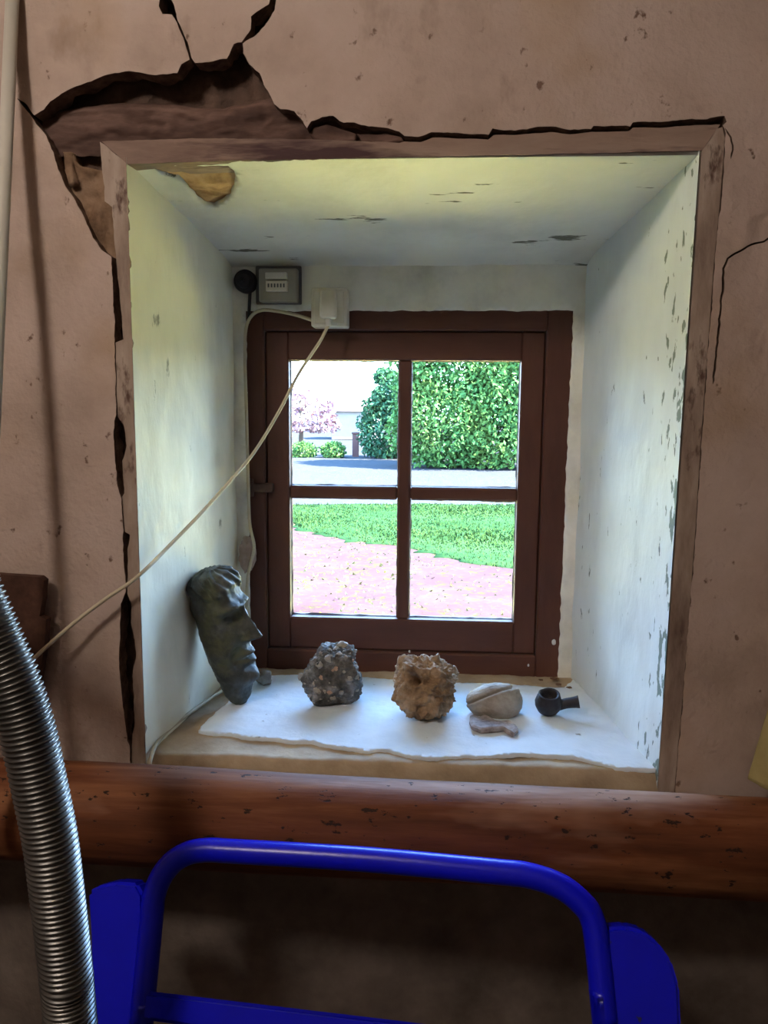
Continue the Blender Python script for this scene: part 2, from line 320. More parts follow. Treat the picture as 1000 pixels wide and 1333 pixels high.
# plaster face of the window wall, with the fallen patch, the cracks and the opening cut out
left_gap_plaster = [(146, 335), (148, 380), (151, 442), (150, 447), (153, 540), (150, 548), (149, 575), (155, 640), (159, 650), (163, 690), (161, 700), (165, 770), (159, 785), (157, 870), (163, 930), (167, 962), (171, 968), (172, 1030)]
break_px = [(133, 325), (122, 310), (112, 285), (100, 262), (88, 245), (78, 222), (72, 200), (62, 180), (44, 154), (35, 141), (25, 130), (35, 137), (47, 152),
    (60, 145), (68, 134), (95, 118), (125, 106), (152, 97), (175, 96), (205, 100), (232, 97), (238, 86), (249, 80), (243, 58), (232, 33), (226, 22), (214, 22), (210, 12), (213, -6), (220, -6), (229, 12), (233, 26), (246, 58), (251, 78),
    (256, 85), (278, 82), (296, 78), (303, 66), (306, 60), (316, 58), (328, 42), (329, 26), (340, 16), (352, 10), (357, -6), (361, -6), (360, 18), (346, 38), (332, 52), (318, 60), (318, 72), (326, 86), (338, 97), (344, 112), (352, 124), (358, 136), (366, 143), (384, 146), (393, 156), (400, 168), (406, 160), (420, 153), (434, 153), (448, 161), (462, 161), (480, 167), (500, 168), (520, 173), (527, 178), (545, 180), (562, 173), (583, 174),
    (610, 176), (636, 177), (641, 169), (670, 172), (700, 167), (718, 167), (742, 170), (768, 169), (772, 165), (819, 166), (823, 160), (860, 160), (900, 157), (934, 153), (942, 152), (945, 160), (941, 164)]
right_gap = [(944, 175), (938, 260), (930, 340), (922, 450), (914, 560), (905, 700), (893, 850), (880, 1000), (878, 1030)]
bottomz = 0.86
opening = [xz(*p) for p in reversed(left_gap_plaster)] + [xz(*p) for p in break_px] + [xz(*p) for p in right_gap]
opening = rough_poly(opening, 0.0045, 0.0016, 1.0)
opening[0] = (opening[0][0], bottomz - 0.01); opening[-1] = (opening[-1][0], bottomz - 0.01)
opening.insert(0, (opening[0][0], bottomz - 0.02)); opening.append((opening[-1][0], bottomz - 0.02))
def crackpoly(px, w):
    a = [Vector(q) for q in rough_poly([xz(*p) for p in px], 0.005, 0.0016, 6, False)] + [Vector(xz(*px[-1]))]; up_, dn = [], []
    for i, p in enumerate(a):
        t = (a[min(i + 1, len(a) - 1)] - a[max(0, i - 1)]).normalized(); nn = Vector((-t.y, t.x))
        ww = w * (0.4 + 0.6 * abs(noise.noise(Vector((p.x * 40, p.y * 40, 2)))) + 0.3) * (0.15 if i in (0, len(a) - 1) else 1)
        up_.append(tuple(p + nn * ww)); dn.append(tuple(p - nn * ww))
    return up_ + dn[::-1]
cracks = [crackpoly([(1010, 306), (995, 314), (978, 318), (962, 328), (947, 337), (941, 350), (940, 380), (937, 410), (934, 440), (931, 470), (928, 500)], 0.0016),
          crackpoly([(943, 168), (950, 180), (953, 196), (950, 208)], 0.0014)]
def wallmap(u, v, d):
    w = 0.010 * noise.noise(Vector((u * 2.1, v * 2.1, 0.3))) + 0.003 * noise.noise(Vector((u * 9, v * 9, 4.3))) + 0.0011 * noise.noise(Vector((u * 40, v * 40, 1.3)))
    k = min(1.0, max(0.0, (abs(u) - 0.36) * 6)) if v < 1.86 else min(1.0, max(0, (v - 1.84) * 8))
    dd = d * (1 + 0.5 * noise.noise(Vector((u * 70, v * 70, 9))))
    rr_ = min(1, max(0, (u - 0.385) * 30)) * min(1, max(0, (v - 1.55) * 5)) * max(0, min(1, (1.95 - v) * 8)); w += rr_ * 0.006 * fbm((u, v, 5.0), 24)
    return Vector((u, -0.004 + w * (0.25 + 0.75 * k) + dd, v))
outline = [(-RX, bottomz - 0.02), (RX, bottomz - 0.02), (RX, RZ), (-RX, RZ)]
gp = grid(-0.75, 0.72, bottomz, 2.15, 0.016) + grid(-RX, RX, bottomz, RZ, 0.25)
# the outline meets the opening at the bottom: cut it as a notch
notch = opening
outline = [(-RX, bottomz - 0.02), notch[0]] + notch[1:-1] + [notch[-1], (RX, bottomz - 0.02), (RX, RZ), (-RX, RZ)]
V, F = sheet_geo(outline, cracks, gp, wallmap, 0.027)
wall = mk('wall_front', V, F, 'plaster', None, False)
MAT['brokenedge'] = mat('crumbling_plaster_edge', [(0.3, (0.07, 0.042, 0.03)), (0.55, (0.20, 0.135, 0.10)), (0.8, (0.36, 0.27, 0.21))], scale=45, bump=0.8, bscale=110, bdist=0.006)
wall.data.materials.append(MAT['brokenedge'])
for q in range(NFRONT, len(wall.data.polygons)): wall.data.polygons[q].material_index = 1
struct(wall, 'pinkish beige cracked plaster wall around the window niche', 'wall')
# dark core behind the fallen plaster
def coremap(u, v, d):
    w = 0.012 * noise.noise(Vector((u * 12, v * 12, 7.3))) + 0.006 * noise.noise(Vector((u * 45, v * 45, 2.3)))
    return Vector((u, 0.040 + w + d, v))
nich = [(XL - 0.006, 0.9), (XL - 0.006, ZT + 0.006), (XR + 0.006, ZT + 0.006), (XR + 0.006, 0.9)]
outl = [(-RX, 0.8), (XL - 0.006, 0.8)] + nich + [(XR + 0.006, 0.8), (RX, 0.8), (RX, RZ), (-RX, RZ)]
V, F = sheet_geo(outl, [], grid(-0.62, 0.55, 0.86, 2.12, 0.012), coremap, 0.02)
mk('wall_core', V, F, 'core', wall)
# lintel beam exposed in the break
zl0, zl1 = ZT + 0.012, xz(250, 118)[1]
nu, nv = 220, 34; V = []; F = []
for i in range(nu + 1):
    for j in range(nv + 1):
        u = -0.50 + 0.80 * i / nu; vv = zl0 + (zl1 - zl0) * j / nv
        edge = 0.012 * noise.noise(Vector((u * 9, 3, 1))) * (j / nv)
        V.append(Vector((u, 0.017 + 0.009 * fbm((u * 0.8, vv * 2, 4), 16) + 0.003 * fbm((u, vv, 4), 70) + 0.030 * max(0, (j / nv - 0.75) * 4) ** 2, vv + edge)))
for i in range(nu):
    for j in range(nv):
        a = i * (nv + 1) + j; F.append((a, a + nv + 1, a + nv + 2, a + 1))
mk('lintel', V, F, 'lintel', wall, True)
# ochre mortar left in the break beside the trim
mpoly = [xz(*p) for p in [(92, 196), (88, 225), (84, 250), (100, 275), (114, 300), (124, 325), (134, 345), (146, 338), (146, 300), (143, 260), (141, 217), (122, 216), (101, 214), (92, 205)]]
mpoly = rough_poly(mpoly, 0.005, 0.002, 5)
def mm(u, v, d): return Vector((u, 0.012 + 0.012 * fbm((u, v, 2.2), 28) + d, v))
V, F = sheet_geo(mpoly, [], grid(-0.47, -0.36, 1.66, 1.84, 0.005), mm, 0.035)
mk('mortar', V, F, 'mortar', wall, True)
# crumbs of plaster along the top crack
for q, (poly, yy) in enumerate([([(402, 172), (410, 164), (425, 159), (440, 163), (452, 168), (462, 171), (462, 180), (440, 182), (415, 181)], 0.008), ([(464, 171), (480, 172), (500, 173), (522, 177), (526, 183), (500, 184), (470, 182)], 0.006), ([(80, 196), (91, 196), (93, 216), (97, 236), (89, 240), (84, 222)], 0.004)]):
    pl = rough_poly([xz(*p) for p in poly], 0.004, 0.0015, q + 3.0)
    V, F = sheet_geo(pl, [], grid(min(p[0] for p in pl), max(p[0] for p in pl), min(p[1] for p in pl), max(p[1] for p in pl), 0.005),
                     lambda u, v, d: Vector((u, yy + 0.006 * fbm((u, v, 8.2), 40) + d, v)), 0.03)
    mk('plaster_crumb', V, F, 'lintel' if q < 2 else 'mortar', wall, True)
# lower part of the wall, in a darker colour
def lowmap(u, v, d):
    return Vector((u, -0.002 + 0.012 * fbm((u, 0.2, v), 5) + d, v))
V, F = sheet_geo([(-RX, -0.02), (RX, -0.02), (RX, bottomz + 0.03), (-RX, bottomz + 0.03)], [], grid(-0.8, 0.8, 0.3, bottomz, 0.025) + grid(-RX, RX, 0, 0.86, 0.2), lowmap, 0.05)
struct(mk('wall_front_base', V, F, 'lowerwall', None, True), 'dark lower wall beneath the wooden pole', 'wall')
# outer face with the window hole
V, F = sheet_geo([(-RX, -0.1), (RX, -0.1), (RX, RZ), (-RX, RZ)], [[(FX0 + 0.03, FZ0 + 0.03), (FX1 - 0.03, FZ0 + 0.03), (FX1 - 0.03, FZ1 - 0.03), (FX0 + 0.03, FZ1 - 0.03)]], [], lambda u, v, d: Vector((u, 0.47 + d, v)), 0.03)
struct(mk('wall_outside', V, F, 'outplaster'), 'outer rendered face of the window wall', 'wall')

# trims (boards around the opening)
def plate(name, pts2, y0, y1, m, parent=None, rough=0.0, seed=1, amp=0.0008, step=0.006, g=0.012, **kw):
    pl = rough_poly(pts2, step, rough, seed)
    us = [p[0] for p in pl]; vz = [p[1] for p in pl]
    V, F = sheet_geo(pl, [], grid(min(us), max(us), min(vz), max(vz), g), lambda u, v, d: Vector((u, y0 + amp * fbm((u, v, seed), 45) + d, v)), y1 - y0)
    return mk(name, V, F, m, parent, False, **kw)
t1 = plate('trim_1', [xz(*p) for p in [(133, 184), (165, 214), (300, 209), (600, 203), (914, 196), (927, 178), (938, 162), (900, 163), (860, 166), (824, 166), (819, 171), (770, 172), (742, 175), (718, 172), (670, 176), (643, 175), (636, 181), (610, 181), (583, 179), (564, 179), (548, 185), (527, 184), (520, 186), (400, 181), (250, 180)]], 0.0, 0.05, 'trim_top', rough=0.0008, seed=2)
struct(t1, 'stained wooden board along the top of the niche opening', 'trim')
t2 = plate('trim_2', [xz(*p) for p in [(131, 185), (134, 225), (137, 262), (146, 270), (149, 300), (152, 345), (158, 395), (161, 442), (151, 446), (152, 500), (154, 543), (161, 552), (165, 580), (160, 600), (162, 642), (158, 650), (163, 692), (170, 696), (167, 715), (166, 772), (172, 785), (171, 810), (178, 850), (173, 880), (176, 940), (172, 960), (172, 1030), (191, 1030), (190, 985), (177, 600), (165, 213)]], -0.001, 0.05, 'trim', rough=0.0013, seed=4)
struct(t2, 'worn board down the left side of the niche opening', 'trim')
XRB = 0.366
def clampr(q): return (max(q[0], XRB + (XR - XRB) * (q[1] - 0.9) / (ZT - 0.9)), q[1])
t3 = plate('trim_3', [clampr(xz(*p)) for p in [(914, 196), (880, 700), (856, 1003), (856, 1030), (877, 1030), (880, 1000), (893, 850), (904, 700), (913, 560), (921, 450), (929, 340), (937, 260), (943, 180), (940, 166), (933, 168), (926, 180)]], -0.002, 0.05, 'trim', rough=0.0, seed=6)
struct(t3, 'dusty board down the right side of the niche opening', 'trim')

# reveals of the niche
def reveal(name, A, B, C, D, m, nrm, label, n=(70, 110), amp=0.0035, seed=0.0, holes=None, ragged=True):
    """A,B front edge ends; C,D back edge ends (A->C, B->D)"""
    A, B, C, D = map(Vector, (A, B, C, D)); V = []; F = []
    for i in range(n[0] + 1):
        s = i / n[0]
        for j in range(n[1] + 1):
            t = j / n[1]
            p = (A * (1 - t) + B * t) * (1 - s) + (C * (1 - t) + D * t) * s
            w = amp * (noise.noise(p * 7 + Vector((seed, 0, 0))) + 0.45 * noise.noise(p * 22 + Vector((0, seed, 0)))) * min(1, s * 8, )
            V.append(p + Vector(nrm) * w)
    for i in range(n[0]):
        for j in range(n[1]):
            a = i * (n[1] + 1) + j; F.append((a, a + 1, a + n[1] + 2, a + n[1] + 1))
    o = mk(name, V, F, m, None, True); struct(o, label); return o
e = 0.004
reveal('wall_niche_left', (XL, -0.001, 0.90), (XL, -0.001, ZT + e), (BL, YB + e, 0.93), (BL, YB + e, BT + 0.02), 'lime_left', (1, 0, 0), 'limewashed left side of the niche behind the stone head', seed=1.0)
def flake_mat():
    m = mat('limewash_flaking_sky_tint', [(0.25, (0.58, 0.63, 0.63)), (0.5, (0.70, 0.76, 0.77)), (0.8, (0.78, 0.83, 0.84))], scale=5, bump=0.35, bscale=45, stretch=(1, 1, 0.5), spots=[((0.17, 0.21, 0.20), 30, 0.685, 0.70, (1, 1.5, 0.45))])  # weaker, bluer light on this side is put into the limewash colour
    n = m.node_tree.nodes; l = m.node_tree.links; b = n['Principled BSDF']
    src = b.inputs['Base Color'].links[0].from_socket
    co = n.new('ShaderNodeTexCoord'); se = n.new('ShaderNodeSeparateXYZ'); l.new(co.outputs['Object'], se.inputs[0])
    nz = n.new('ShaderNodeTexNoise'); nz.inputs['Scale'].default_value = 55; nz.inputs['Detail'].default_value = 6
    mp = n.new('ShaderNodeMapping'); mp.inputs['Scale'].default_value = (1, 1.3, 0.55); l.new(co.outputs['Object'], mp.inputs[0]); l.new(mp.outputs[0], nz.inputs[0])
    # paint is most flaked in a band near the room edge (a few cm wide)
    band = n.new('ShaderNodeMapRange'); band.inputs['From Min'].default_value = -0.205; band.inputs['From Max'].default_value = -0.10
    band.inputs['To Min'].default_value = 0.16; band.inputs['To Max'].default_value = 0.0; l.new(se.outputs['Y'], band.inputs['Value'])
    ad = n.new('ShaderNodeMath'); ad.operation = 'ADD'; l.new(nz.outputs['Fac'], ad.inputs[0]); l.new(band.outputs[0], ad.inputs[1])
    th = n.new('ShaderNodeMapRange'); th.inputs['From Min'].default_value = 0.71; th.inputs['From Max'].default_value = 0.73; l.new(ad.outputs[0], th.inputs['Value'])
    mx = n.new('ShaderNodeMix'); mx.data_type = 'RGBA'; l.new(th.outputs[0], mx.inputs[0]); l.new(src, mx.inputs[6]); mx.inputs[7].default_value = (0.20, 0.25, 0.22, 1)
    l.new(mx.outputs[2], b.inputs['Base Color']); return m
MAT['lime_right'] = flake_mat()
reveal('wall_niche_right', (XRB - 0.0005, -0.001, 0.90), (XR, -0.001, ZT + e), (BR, YB + e, 0.93), (BR, YB + e, BT + 0.02), 'lime_right', (1, 0, 0), 'limewashed right side of the niche with flaking paint', seed=5.0)
# niche ceiling with the peeled patch
def ceilmap(u, v, d):
    s = (v) / YB; z = ZT + (BT - ZT) * s
    w = 0.003 * (noise.noise(Vector((u * 7, v * 7, 3))) + 0.5 * noise.noise(Vector((u * 20, v * 20, 6)))) * min(1, s * 6)
    w += 0.012 * max(0, (s - 0.85) / 0.15) ** 2 * -1
    return Vector((u, v, z + w + d))
def cz(px, py):
    n_ = Vector((0, -(BT - ZT) / YB, 1)); p = PN(px, py, Vector((0, 0, ZT)), n_); return (p.x, p.y)
patch = rough_poly([cz(*p) for p in [(196, 217), (215, 226), (232, 232), (243, 243), (258, 260), (270, 267), (279, 269), (290, 264), (300, 256), (305, 245), (307, 232), (305, 222), (297, 215.5), (260, 216), (225, 216)]], 0.006, 0.0012, 3)
V, F = sheet_geo([(XL - 0.004, 0.003), (XR + 0.004, 0.003), (XR + 0.004, YB + 0.004), (XL - 0.004, YB + 0.004)], [patch], grid(XL, XR, 0.005, YB, 0.010), ceilmap, 0.006)
oc = mk('ceiling_niche', V, F, 'lime_ceiling', None, True); struct(oc, 'limewashed sloping top of the niche with a peeled patch', 'niche ceiling')
V, F = sheet_geo(rough_poly([(-0.37, 0.012), (-0.37, 0.22), (-0.15, 0.22), (-0.15, 0.012)], 0.05, 0), [], grid(-0.37, -0.15, 0, 0.22, 0.006),
    lambda u, v, d: ceilmap(u, v, 0.006 + 0.006 * fbm((u, v * 1.4, 1), 22) + d), 0.004)
MAT['peeled'] = mat('yellow_brown_bare_plaster', [(0.3, (0.24, 0.12, 0.045)), (0.5, (0.58, 0.36, 0.17)), (0.75, (0.76, 0.56, 0.34))], scale=22, bump=0.5, bscale=60)
mk('bare_patch', V, F, 'peeled', oc, True)
# back of the niche round the window
def backmap(u, v, d):
    w = 0.003 * noise.noise(Vector((u * 14, v * 14, 8))) + 0.001 * noise.noise(Vector((u * 50, v * 50, 8)))
    return Vector((u, YB - 0.011 + w + d, v))
hole = rough_poly([(FX0 + 0.006, FZ0 - 0.02), (FX1 - 0.004, FZ0 - 0.02), (FX1 - 0.001, FZ1 - 0.003), (FX0 + 0.006, FZ1 - 0.004)], 0.01, 0.0022, 4)
V, F = sheet_geo([(BL - 0.02, 0.93), (BR + 0.02, 0.93), (BR + 0.02, BT + 0.03), (BL - 0.02, BT + 0.03)], [hole], grid(BL, BR, 0.94, BT + 0.02, 0.012), backmap, 0.03)
struct(mk('wall_niche_back', V, F, 'lime_back', None, True), 'dusty plaster strip around and above the window frame', 'wall')
# lump of mortar on the left corner by the window
V = []; bm = bmesh.new(); bmesh.ops.create_icosphere(bm, subdivisions=4, radius=1.0)
cl = P(322, 722, 0.395)
for v in bm.verts:
    d = v.co.copy(); v.co = cl + Vector((d.x * 0.016, d.y * 0.02, d.z * 0.034)) * (1 + 0.25 * fbm(d, 2.5))
MAT['pinkmortar'] = mat('pinkish_mortar', [(0.3, (0.35, 0.24, 0.19)), (0.7, (0.52, 0.40, 0.33))], scale=30, bump=0.4)
mk('mortar_lump', [v.co for v in bm.verts], [[x.index for x in f.verts] for f in bm.faces], 'pinkmortar', bpy.data.objects['wall_niche_left'], True); bm.free()

# sill: mortar bed + painted skin with a broken front edge
nu, nv = 130, 60; V = []; F = []
for i in range(nu + 1):
    u = XL - 0.01 + (XR - XL + 0.02) * i / nu
    for j in range(nv + 1):
        if j >= 14:
            y = 0.012 + (YB + 0.002) * (j - 14) / (nv - 14); z = ZB
        else:
            a = j / 14
            y = -0.014 + 0.026 * (1 - math.cos(a * math.pi / 2)); z = ZB - 0.12 * (1 - a) ** 1.5 - 0.004 * (1 - a)
        w = 0.0030 * fbm((u, y, z), 16) + 0.0010 * fbm((u, y, z), 60)
        V.append(Vector((u, y - (0.5 * w if j < 14 else 0), z + w)))
for i in range(nu):
    for j in range(nv):
        a = i * (nv + 1) + j; F.append((a, a + nv + 1, a + nv + 2, a + 1))
sill = mk('sill', V, F, 'sillmortar', None, True); struct(sill, 'brown mortar window sill with a skin of chipped pale paint', 'sill')
def sp(px, py): p = PZ(px, py, ZB + 0.004); return (p.x, p.y)
front = [(258, 952), (275, 955), (300, 957), (330, 961), (355, 962), (375, 966), (405, 966), (425, 970), (450, 975), (480, 978), (505, 977), (530, 984), (556, 988), (580, 986), (605, 984), (640, 985), (680, 982), (715, 984), (745, 986), (770, 992), (800, 998), (830, 1001), (853, 1002)]
sk = [sp(*p) for p in front] + [(XR + 0.004, 0.01), (BR + 0.004, 0.38)] + [sp(*p) for p in [(735, 897), (700, 894), (650, 890), (580, 889), (500, 884), (430, 880), (380, 879), (345, 880), (330, 888), (305, 905), (285, 925), (268, 940)]]
sk = rough_poly(sk, 0.0045, 0.0030, 8)
V, F = sheet_geo(sk, [], grid(XL, XR, -0.02, YB, 0.008), lambda u, v, d: Vector((u, v, ZB + 0.0052 + 0.0020 * fbm((u, v, 0), 14) + 0.0006 * fbm((u, v, 3), 60) - d)), 0.006)
mk('paint_skin', V, F, 'sillpaint', sill, True, label='pale chipped paint skin on the sill')

# ------------------------------------------------------------------ window
win = empty('window_1', (-0.015, 0.43, FZ0), 'small dark red-brown wooden window with four panes', 'window', None, 'structure')
def board(name, x0, x1, z0, z1, y0, y1, horiz, parent=win, bev=0.003):
    bm = boxbm((x0, y0, z0), (x1, y1, z1), bev, 1)
    return mkbm(name, bm, 'redwoodh' if horiz else 'redwood', parent, False)
fw = 0.048; sx0, sx1, sz0, sz1 = FX0 + fw - 0.008, FX1 - fw, FZ0 + 0.045, FZ1 - 0.040
board('frame_jamb', FX0 - 0.01, sx0 - 0.001, FZ0 - 0.01, FZ1 + 0.01, 0.404, 0.468, False)
board('frame_jamb', sx1 + 0.001, FX1 + 0.01, FZ0 - 0.01, FZ1 + 0.01, 0.404, 0.468, False)
board('frame_head', sx0 - 0.002, sx1 + 0.002, sz1 + 0.001, FZ1 + 0.01, 0.404, 0.468, True)
board('frame_foot', sx0 - 0.002, sx1 + 0.002, FZ0 - 0.01, sz0 - 0.001, 0.404, 0.468, True)
board('sash_stile', sx0, PX0, sz0, sz1, 0.413, 0.452, False)
board('sash_stile', PX1, sx1, sz0, sz1, 0.413, 0.452, False)
board('sash_rail', PX0 - 0.001, PX1 + 0.001, PZ1, sz1, 0.413, 0.452, True)
board('sash_rail', PX0 - 0.001, PX1 + 0.001, sz0, PZ0, 0.413, 0.452, True)
ca = P(518.5, 550, 0.42).x; cb = P(535.5, 550, 0.42).x; ha = P(527, 651, 0.42).z; hb = P(527, 634, 0.42).z
board('glazing_bar', ca, cb, PZ0 - 0.001, PZ1 + 0.001, 0.417, 0.45, False, bev=0.004)
board('glazing_bar', PX0 - 0.001, ca, ha, hb, 0.418, 0.449, True, bev=0.004)
board('glazing_bar', cb, PX1 + 0.001, ha, hb, 0.418, 0.449, True, bev=0.004)
MAT['putty'] = mat('dark_crumbling_putty', [(0.3, (0.03, 0.015, 0.01)), (0.7, (0.09, 0.05, 0.035))], scale=60, bump=0.5)
def pane(x0, x1, z0, z1, k):
    o = box('pane', (x0 - 0.004, 0.438, z0 - 0.004), (x1 + 0.004, 0.441, z1 + 0.004), 'glass', win)
    # ragged putty fillet on the inside, all round
    V, F = [], []
    per = [(x0, z0), (x1, z0), (x1, z1), (x0, z1)]; c = Vector(((x0 + x1) / 2, (z0 + z1) / 2)); n = 0
    pts = rough_poly(per, 0.004, 0, 1)
    for q, (u, v) in enumerate(pts):
        r = 0.0012 + 0.0026 * max(0, noise.noise(Vector((u * 45 + k, v * 45, k * 3.3)))) + 0.004 * max(0, noise.noise(Vector((u * 16 + k, v * 16, 7.7))) - 0.28)
        du = -1 if u > x1 - 1e-4 else (1 if u < x0 + 1e-4 else 0); dv = -1 if v > z1 - 1e-4 else (1 if v < z0 + 1e-4 else 0)
        V += [Vector((u, 0.430, v)), Vector((u + du * r, 0.4375, v + dv * r)), Vector((u, 0.4375, v))]
    m_ = len(pts)
    for q in range(m_):
        a = q * 3; b = ((q + 1) % m_) * 3; F += [(a, b, b + 1, a + 1), (a + 1, b + 1, b + 2, a + 2)]
    mk('putty', V, F, 'putty', o)
pane(PX0, ca, hb, PZ1, 1); pane(cb, PX1, hb, PZ1, 2); pane(PX0, ca, PZ0, ha, 3); pane(cb, PX1, PZ0, ha, 4)
h = P(338, 635, 0.40)
hb_ = boxbm((h.x - 0.024, 0.398, h.z - 0.009), (h.x + 0.026, 0.413, h.z + 0.009), 0.003)
hg = mkbm('hinge', hb_, 'iron', win, True, label='rusty brown iron hinge')
tube('hinge_pin', [(h.x - 0.017, 0.399, h.z - 0.017), (h.x - 0.017, 0.399, h.z + 0.017)], 0.006, 'iron', hg, spline=False)
lt = P(722, 838, 0.404)
MAT['paintfleck'] = mat('white_fleck', [(0.3, (0.6, 0.6, 0.58)), (0.7, (0.7, 0.7, 0.68))], bump=0)
for (fx, fy, r) in [(721, 836, 0.004), (731, 839, 0.002), (688, 866, 0.002), (533, 848, 0.002)]:
    p = P(fx, fy, 0.4035); bm = bmesh.new(); bmesh.ops.create_icosphere(bm, subdivisions=2, radius=1)
    for v in bm.verts: v.co = p + Vector((v.co.x * r, v.co.y * 0.0012, v.co.z * r * 1.5)) * (1 + 0.4 * noise.noise(v.co * 2 + p * 50))
    mkbm('paint_fleck', bm, 'paintfleck', win, True)

# ------------------------------------------------------------------ electrics in the niche
so = P(428, 400, 0.36)
t = empty('socket_box', (so.x, 0.40, so.z - 0.036), 'yellowed white surface socket box above the window with a plug', 'socket')
a = P(405, 425, 0.362); b = P(452, 374, 0.362)
box('box_body', (a.x, 0.362, a.z), (b.x, 0.404, b.z), 'whiteplastic', t, 0.003)
box('face_frame', (a.x + 0.006, 0.359, a.z + 0.006), (b.x - 0.006, 0.3625, b.z - 0.006), 'whiteplastic', t, 0.0012)
a2 = P(416, 420, 0.335); b2 = P(437, 376, 0.335)
pg = empty('plug', ((a2.x + b2.x) / 2, 0.36, a2.z), 'white plug with a long cream lead in the socket box', 'plug')
box('plug_body', (a2.x, 0.333, a2.z + 0.008), (b2.x, 0.3585, b2.z), 'whiteplastic', pg, 0.005, True)
tube('strain_relief', [(0.5 * (a2.x + b2.x), 0.346, a2.z + 0.009), (0.5 * (a2.x + b2.x), 0.343, a2.z - 0.006)], lambda t_: 0.006 - 0.002 * t_, 'whiteplastic', pg, spline=False)
# lead: runs across the niche, out over the left trim and down into the dark
ptop = Vector((0.5 * (a2.x + b2.x), 0.343, a2.z - 0.004))
lead = [ptop, P(418, 442, 0.335), P(405, 462, 0.325), P(388, 488, 0.31), P(362, 538, 0.285), P(330, 590, 0.25), P(296, 630, 0.19), P(258, 672, 0.12), P(215, 716, 0.045), P(192, 739, 0.0), P(170, 758, -0.025), P(140, 778, -0.030), P(100, 808, -0.035), P(56, 846, -0.045), P(20, 880, -0.055), P(-20, 905, -0.06), P(-70, 925, -0.06)]
tube('plug_lead', lead, 0.0029, 'cord', pg, 10, 8)
mb = P(360, 367, 0.385)
t = empty('fuse_box', (mb.x, 0.40, mb.z - 0.03), 'small grey-beige fuse box on a dark board in the niche corner', 'fuse box')
def pb(name, x0, y0, x1, y1, Ya, Yb, m, parent, bev=0.002, **kw):
    a = P(x0, y1, Ya); b = P(x1, y0, Ya); return box(name, (a.x, Ya, a.z), (b.x, Yb, b.z), m, parent, bev, **kw)
pb('backing_board', 333, 346, 392, 396, 0.393, 0.405, 'darkboard', t)
fb = pb('body', 337, 349, 387, 393, 0.375, 0.394, 'beigeplastic', t, 0.003)
m1 = pb('module', 345, 354, 373, 363, 0.364, 0.376, 'whiteplastic', t, 0.0015)
m2 = pb('module', 346, 365, 374, 379, 0.364, 0.376, 'whiteplastic', t, 0.0015)
for k in range(6):
    pb('mark', 348.5 + k * 4, 369, 350.5 + k * 4, 374, 0.3634, 0.3645, 'darkboard', m2, 0)
rs = P(319, 366, 0.385)
t = empty('round_switch', (rs.x, 0.40, rs.z - 0.02), 'round black switch in the top left corner of the niche', 'switch')
def disc(name, c, r, y0, y1, m, parent, rim=0.003):
    V = []; F = []; n = 32; prof = [(r, y1), (r, y0 + rim), (r - rim, y0), (0.001, y0 - 0.001)]
    for (rr, yy) in prof:
        for k in range(n): V.append(Vector((c.x + rr * math.cos(2 * math.pi * k / n), yy, c.z + rr * math.sin(2 * math.pi * k / n))))
    for i in range(len(prof) - 1):
        for k in range(n): F.append((i * n + k, i * n + (k + 1) % n, (i + 1) * n + (k + 1) % n, (i + 1) * n + k))
    F.append(tuple(range((len(prof) - 1) * n, len(prof) * n))); return mk(name, V, F, m, parent, True)
disc('switch_base', rs, 0.021, 0.380, 0.408, 'bakelite', t); disc('switch_cap', rs, 0.014, 0.366, 0.381, 'bakelite', t)
tube('switch_lever', [(rs.x, 0.367, rs.z), (rs.x, 0.355, rs.z - 0.006)], 0.003, 'bakelite', t, spline=False)
tube('switch_cable', [(rs.x + 0.008, 0.39, rs.z - 0.018), (rs.x + 0.006, 0.392, rs.z - 0.04), (rs.x + 0.004, 0.392, rs.z - 0.075)], 0.003, 'bakelite', t)
# feed cable: from the socket box left, down along the frame, behind the head, out over the sill
feed = [P(410, 418, 0.375), P(385, 410, 0.385), P(360, 405, 0.39), P(340, 404, 0.39), P(327, 412, 0.388), P(320, 430, 0.388), P(319, 470, 0.388), P(321, 540, 0.388), P(323, 620, 0.388), P(325, 680, 0.388), P(331, 712, 0.378), P(326, 735, 0.38), P(322, 760, 0.38), P(320, 830, 0.38), Vector((-0.315, 0.36, ZB + 0.03)), Vector((-0.318, 0.30, ZB + 0.006))]
feed += [Vector((p.x, p.y, ZB + 0.0062)) for p in (PZ(287, 905, ZB), PZ(255, 927, ZB), PZ(225, 950, ZB), PZ(206, 970, ZB))] + [P(196, 988, -0.012), P(194, 1010, -0.022)]
fc = tube('feed_cable', feed, 0.0032, 'cord', None, 10, 8)
tag(fc, 'cream cable running down the window frame and along the sill', 'cable')

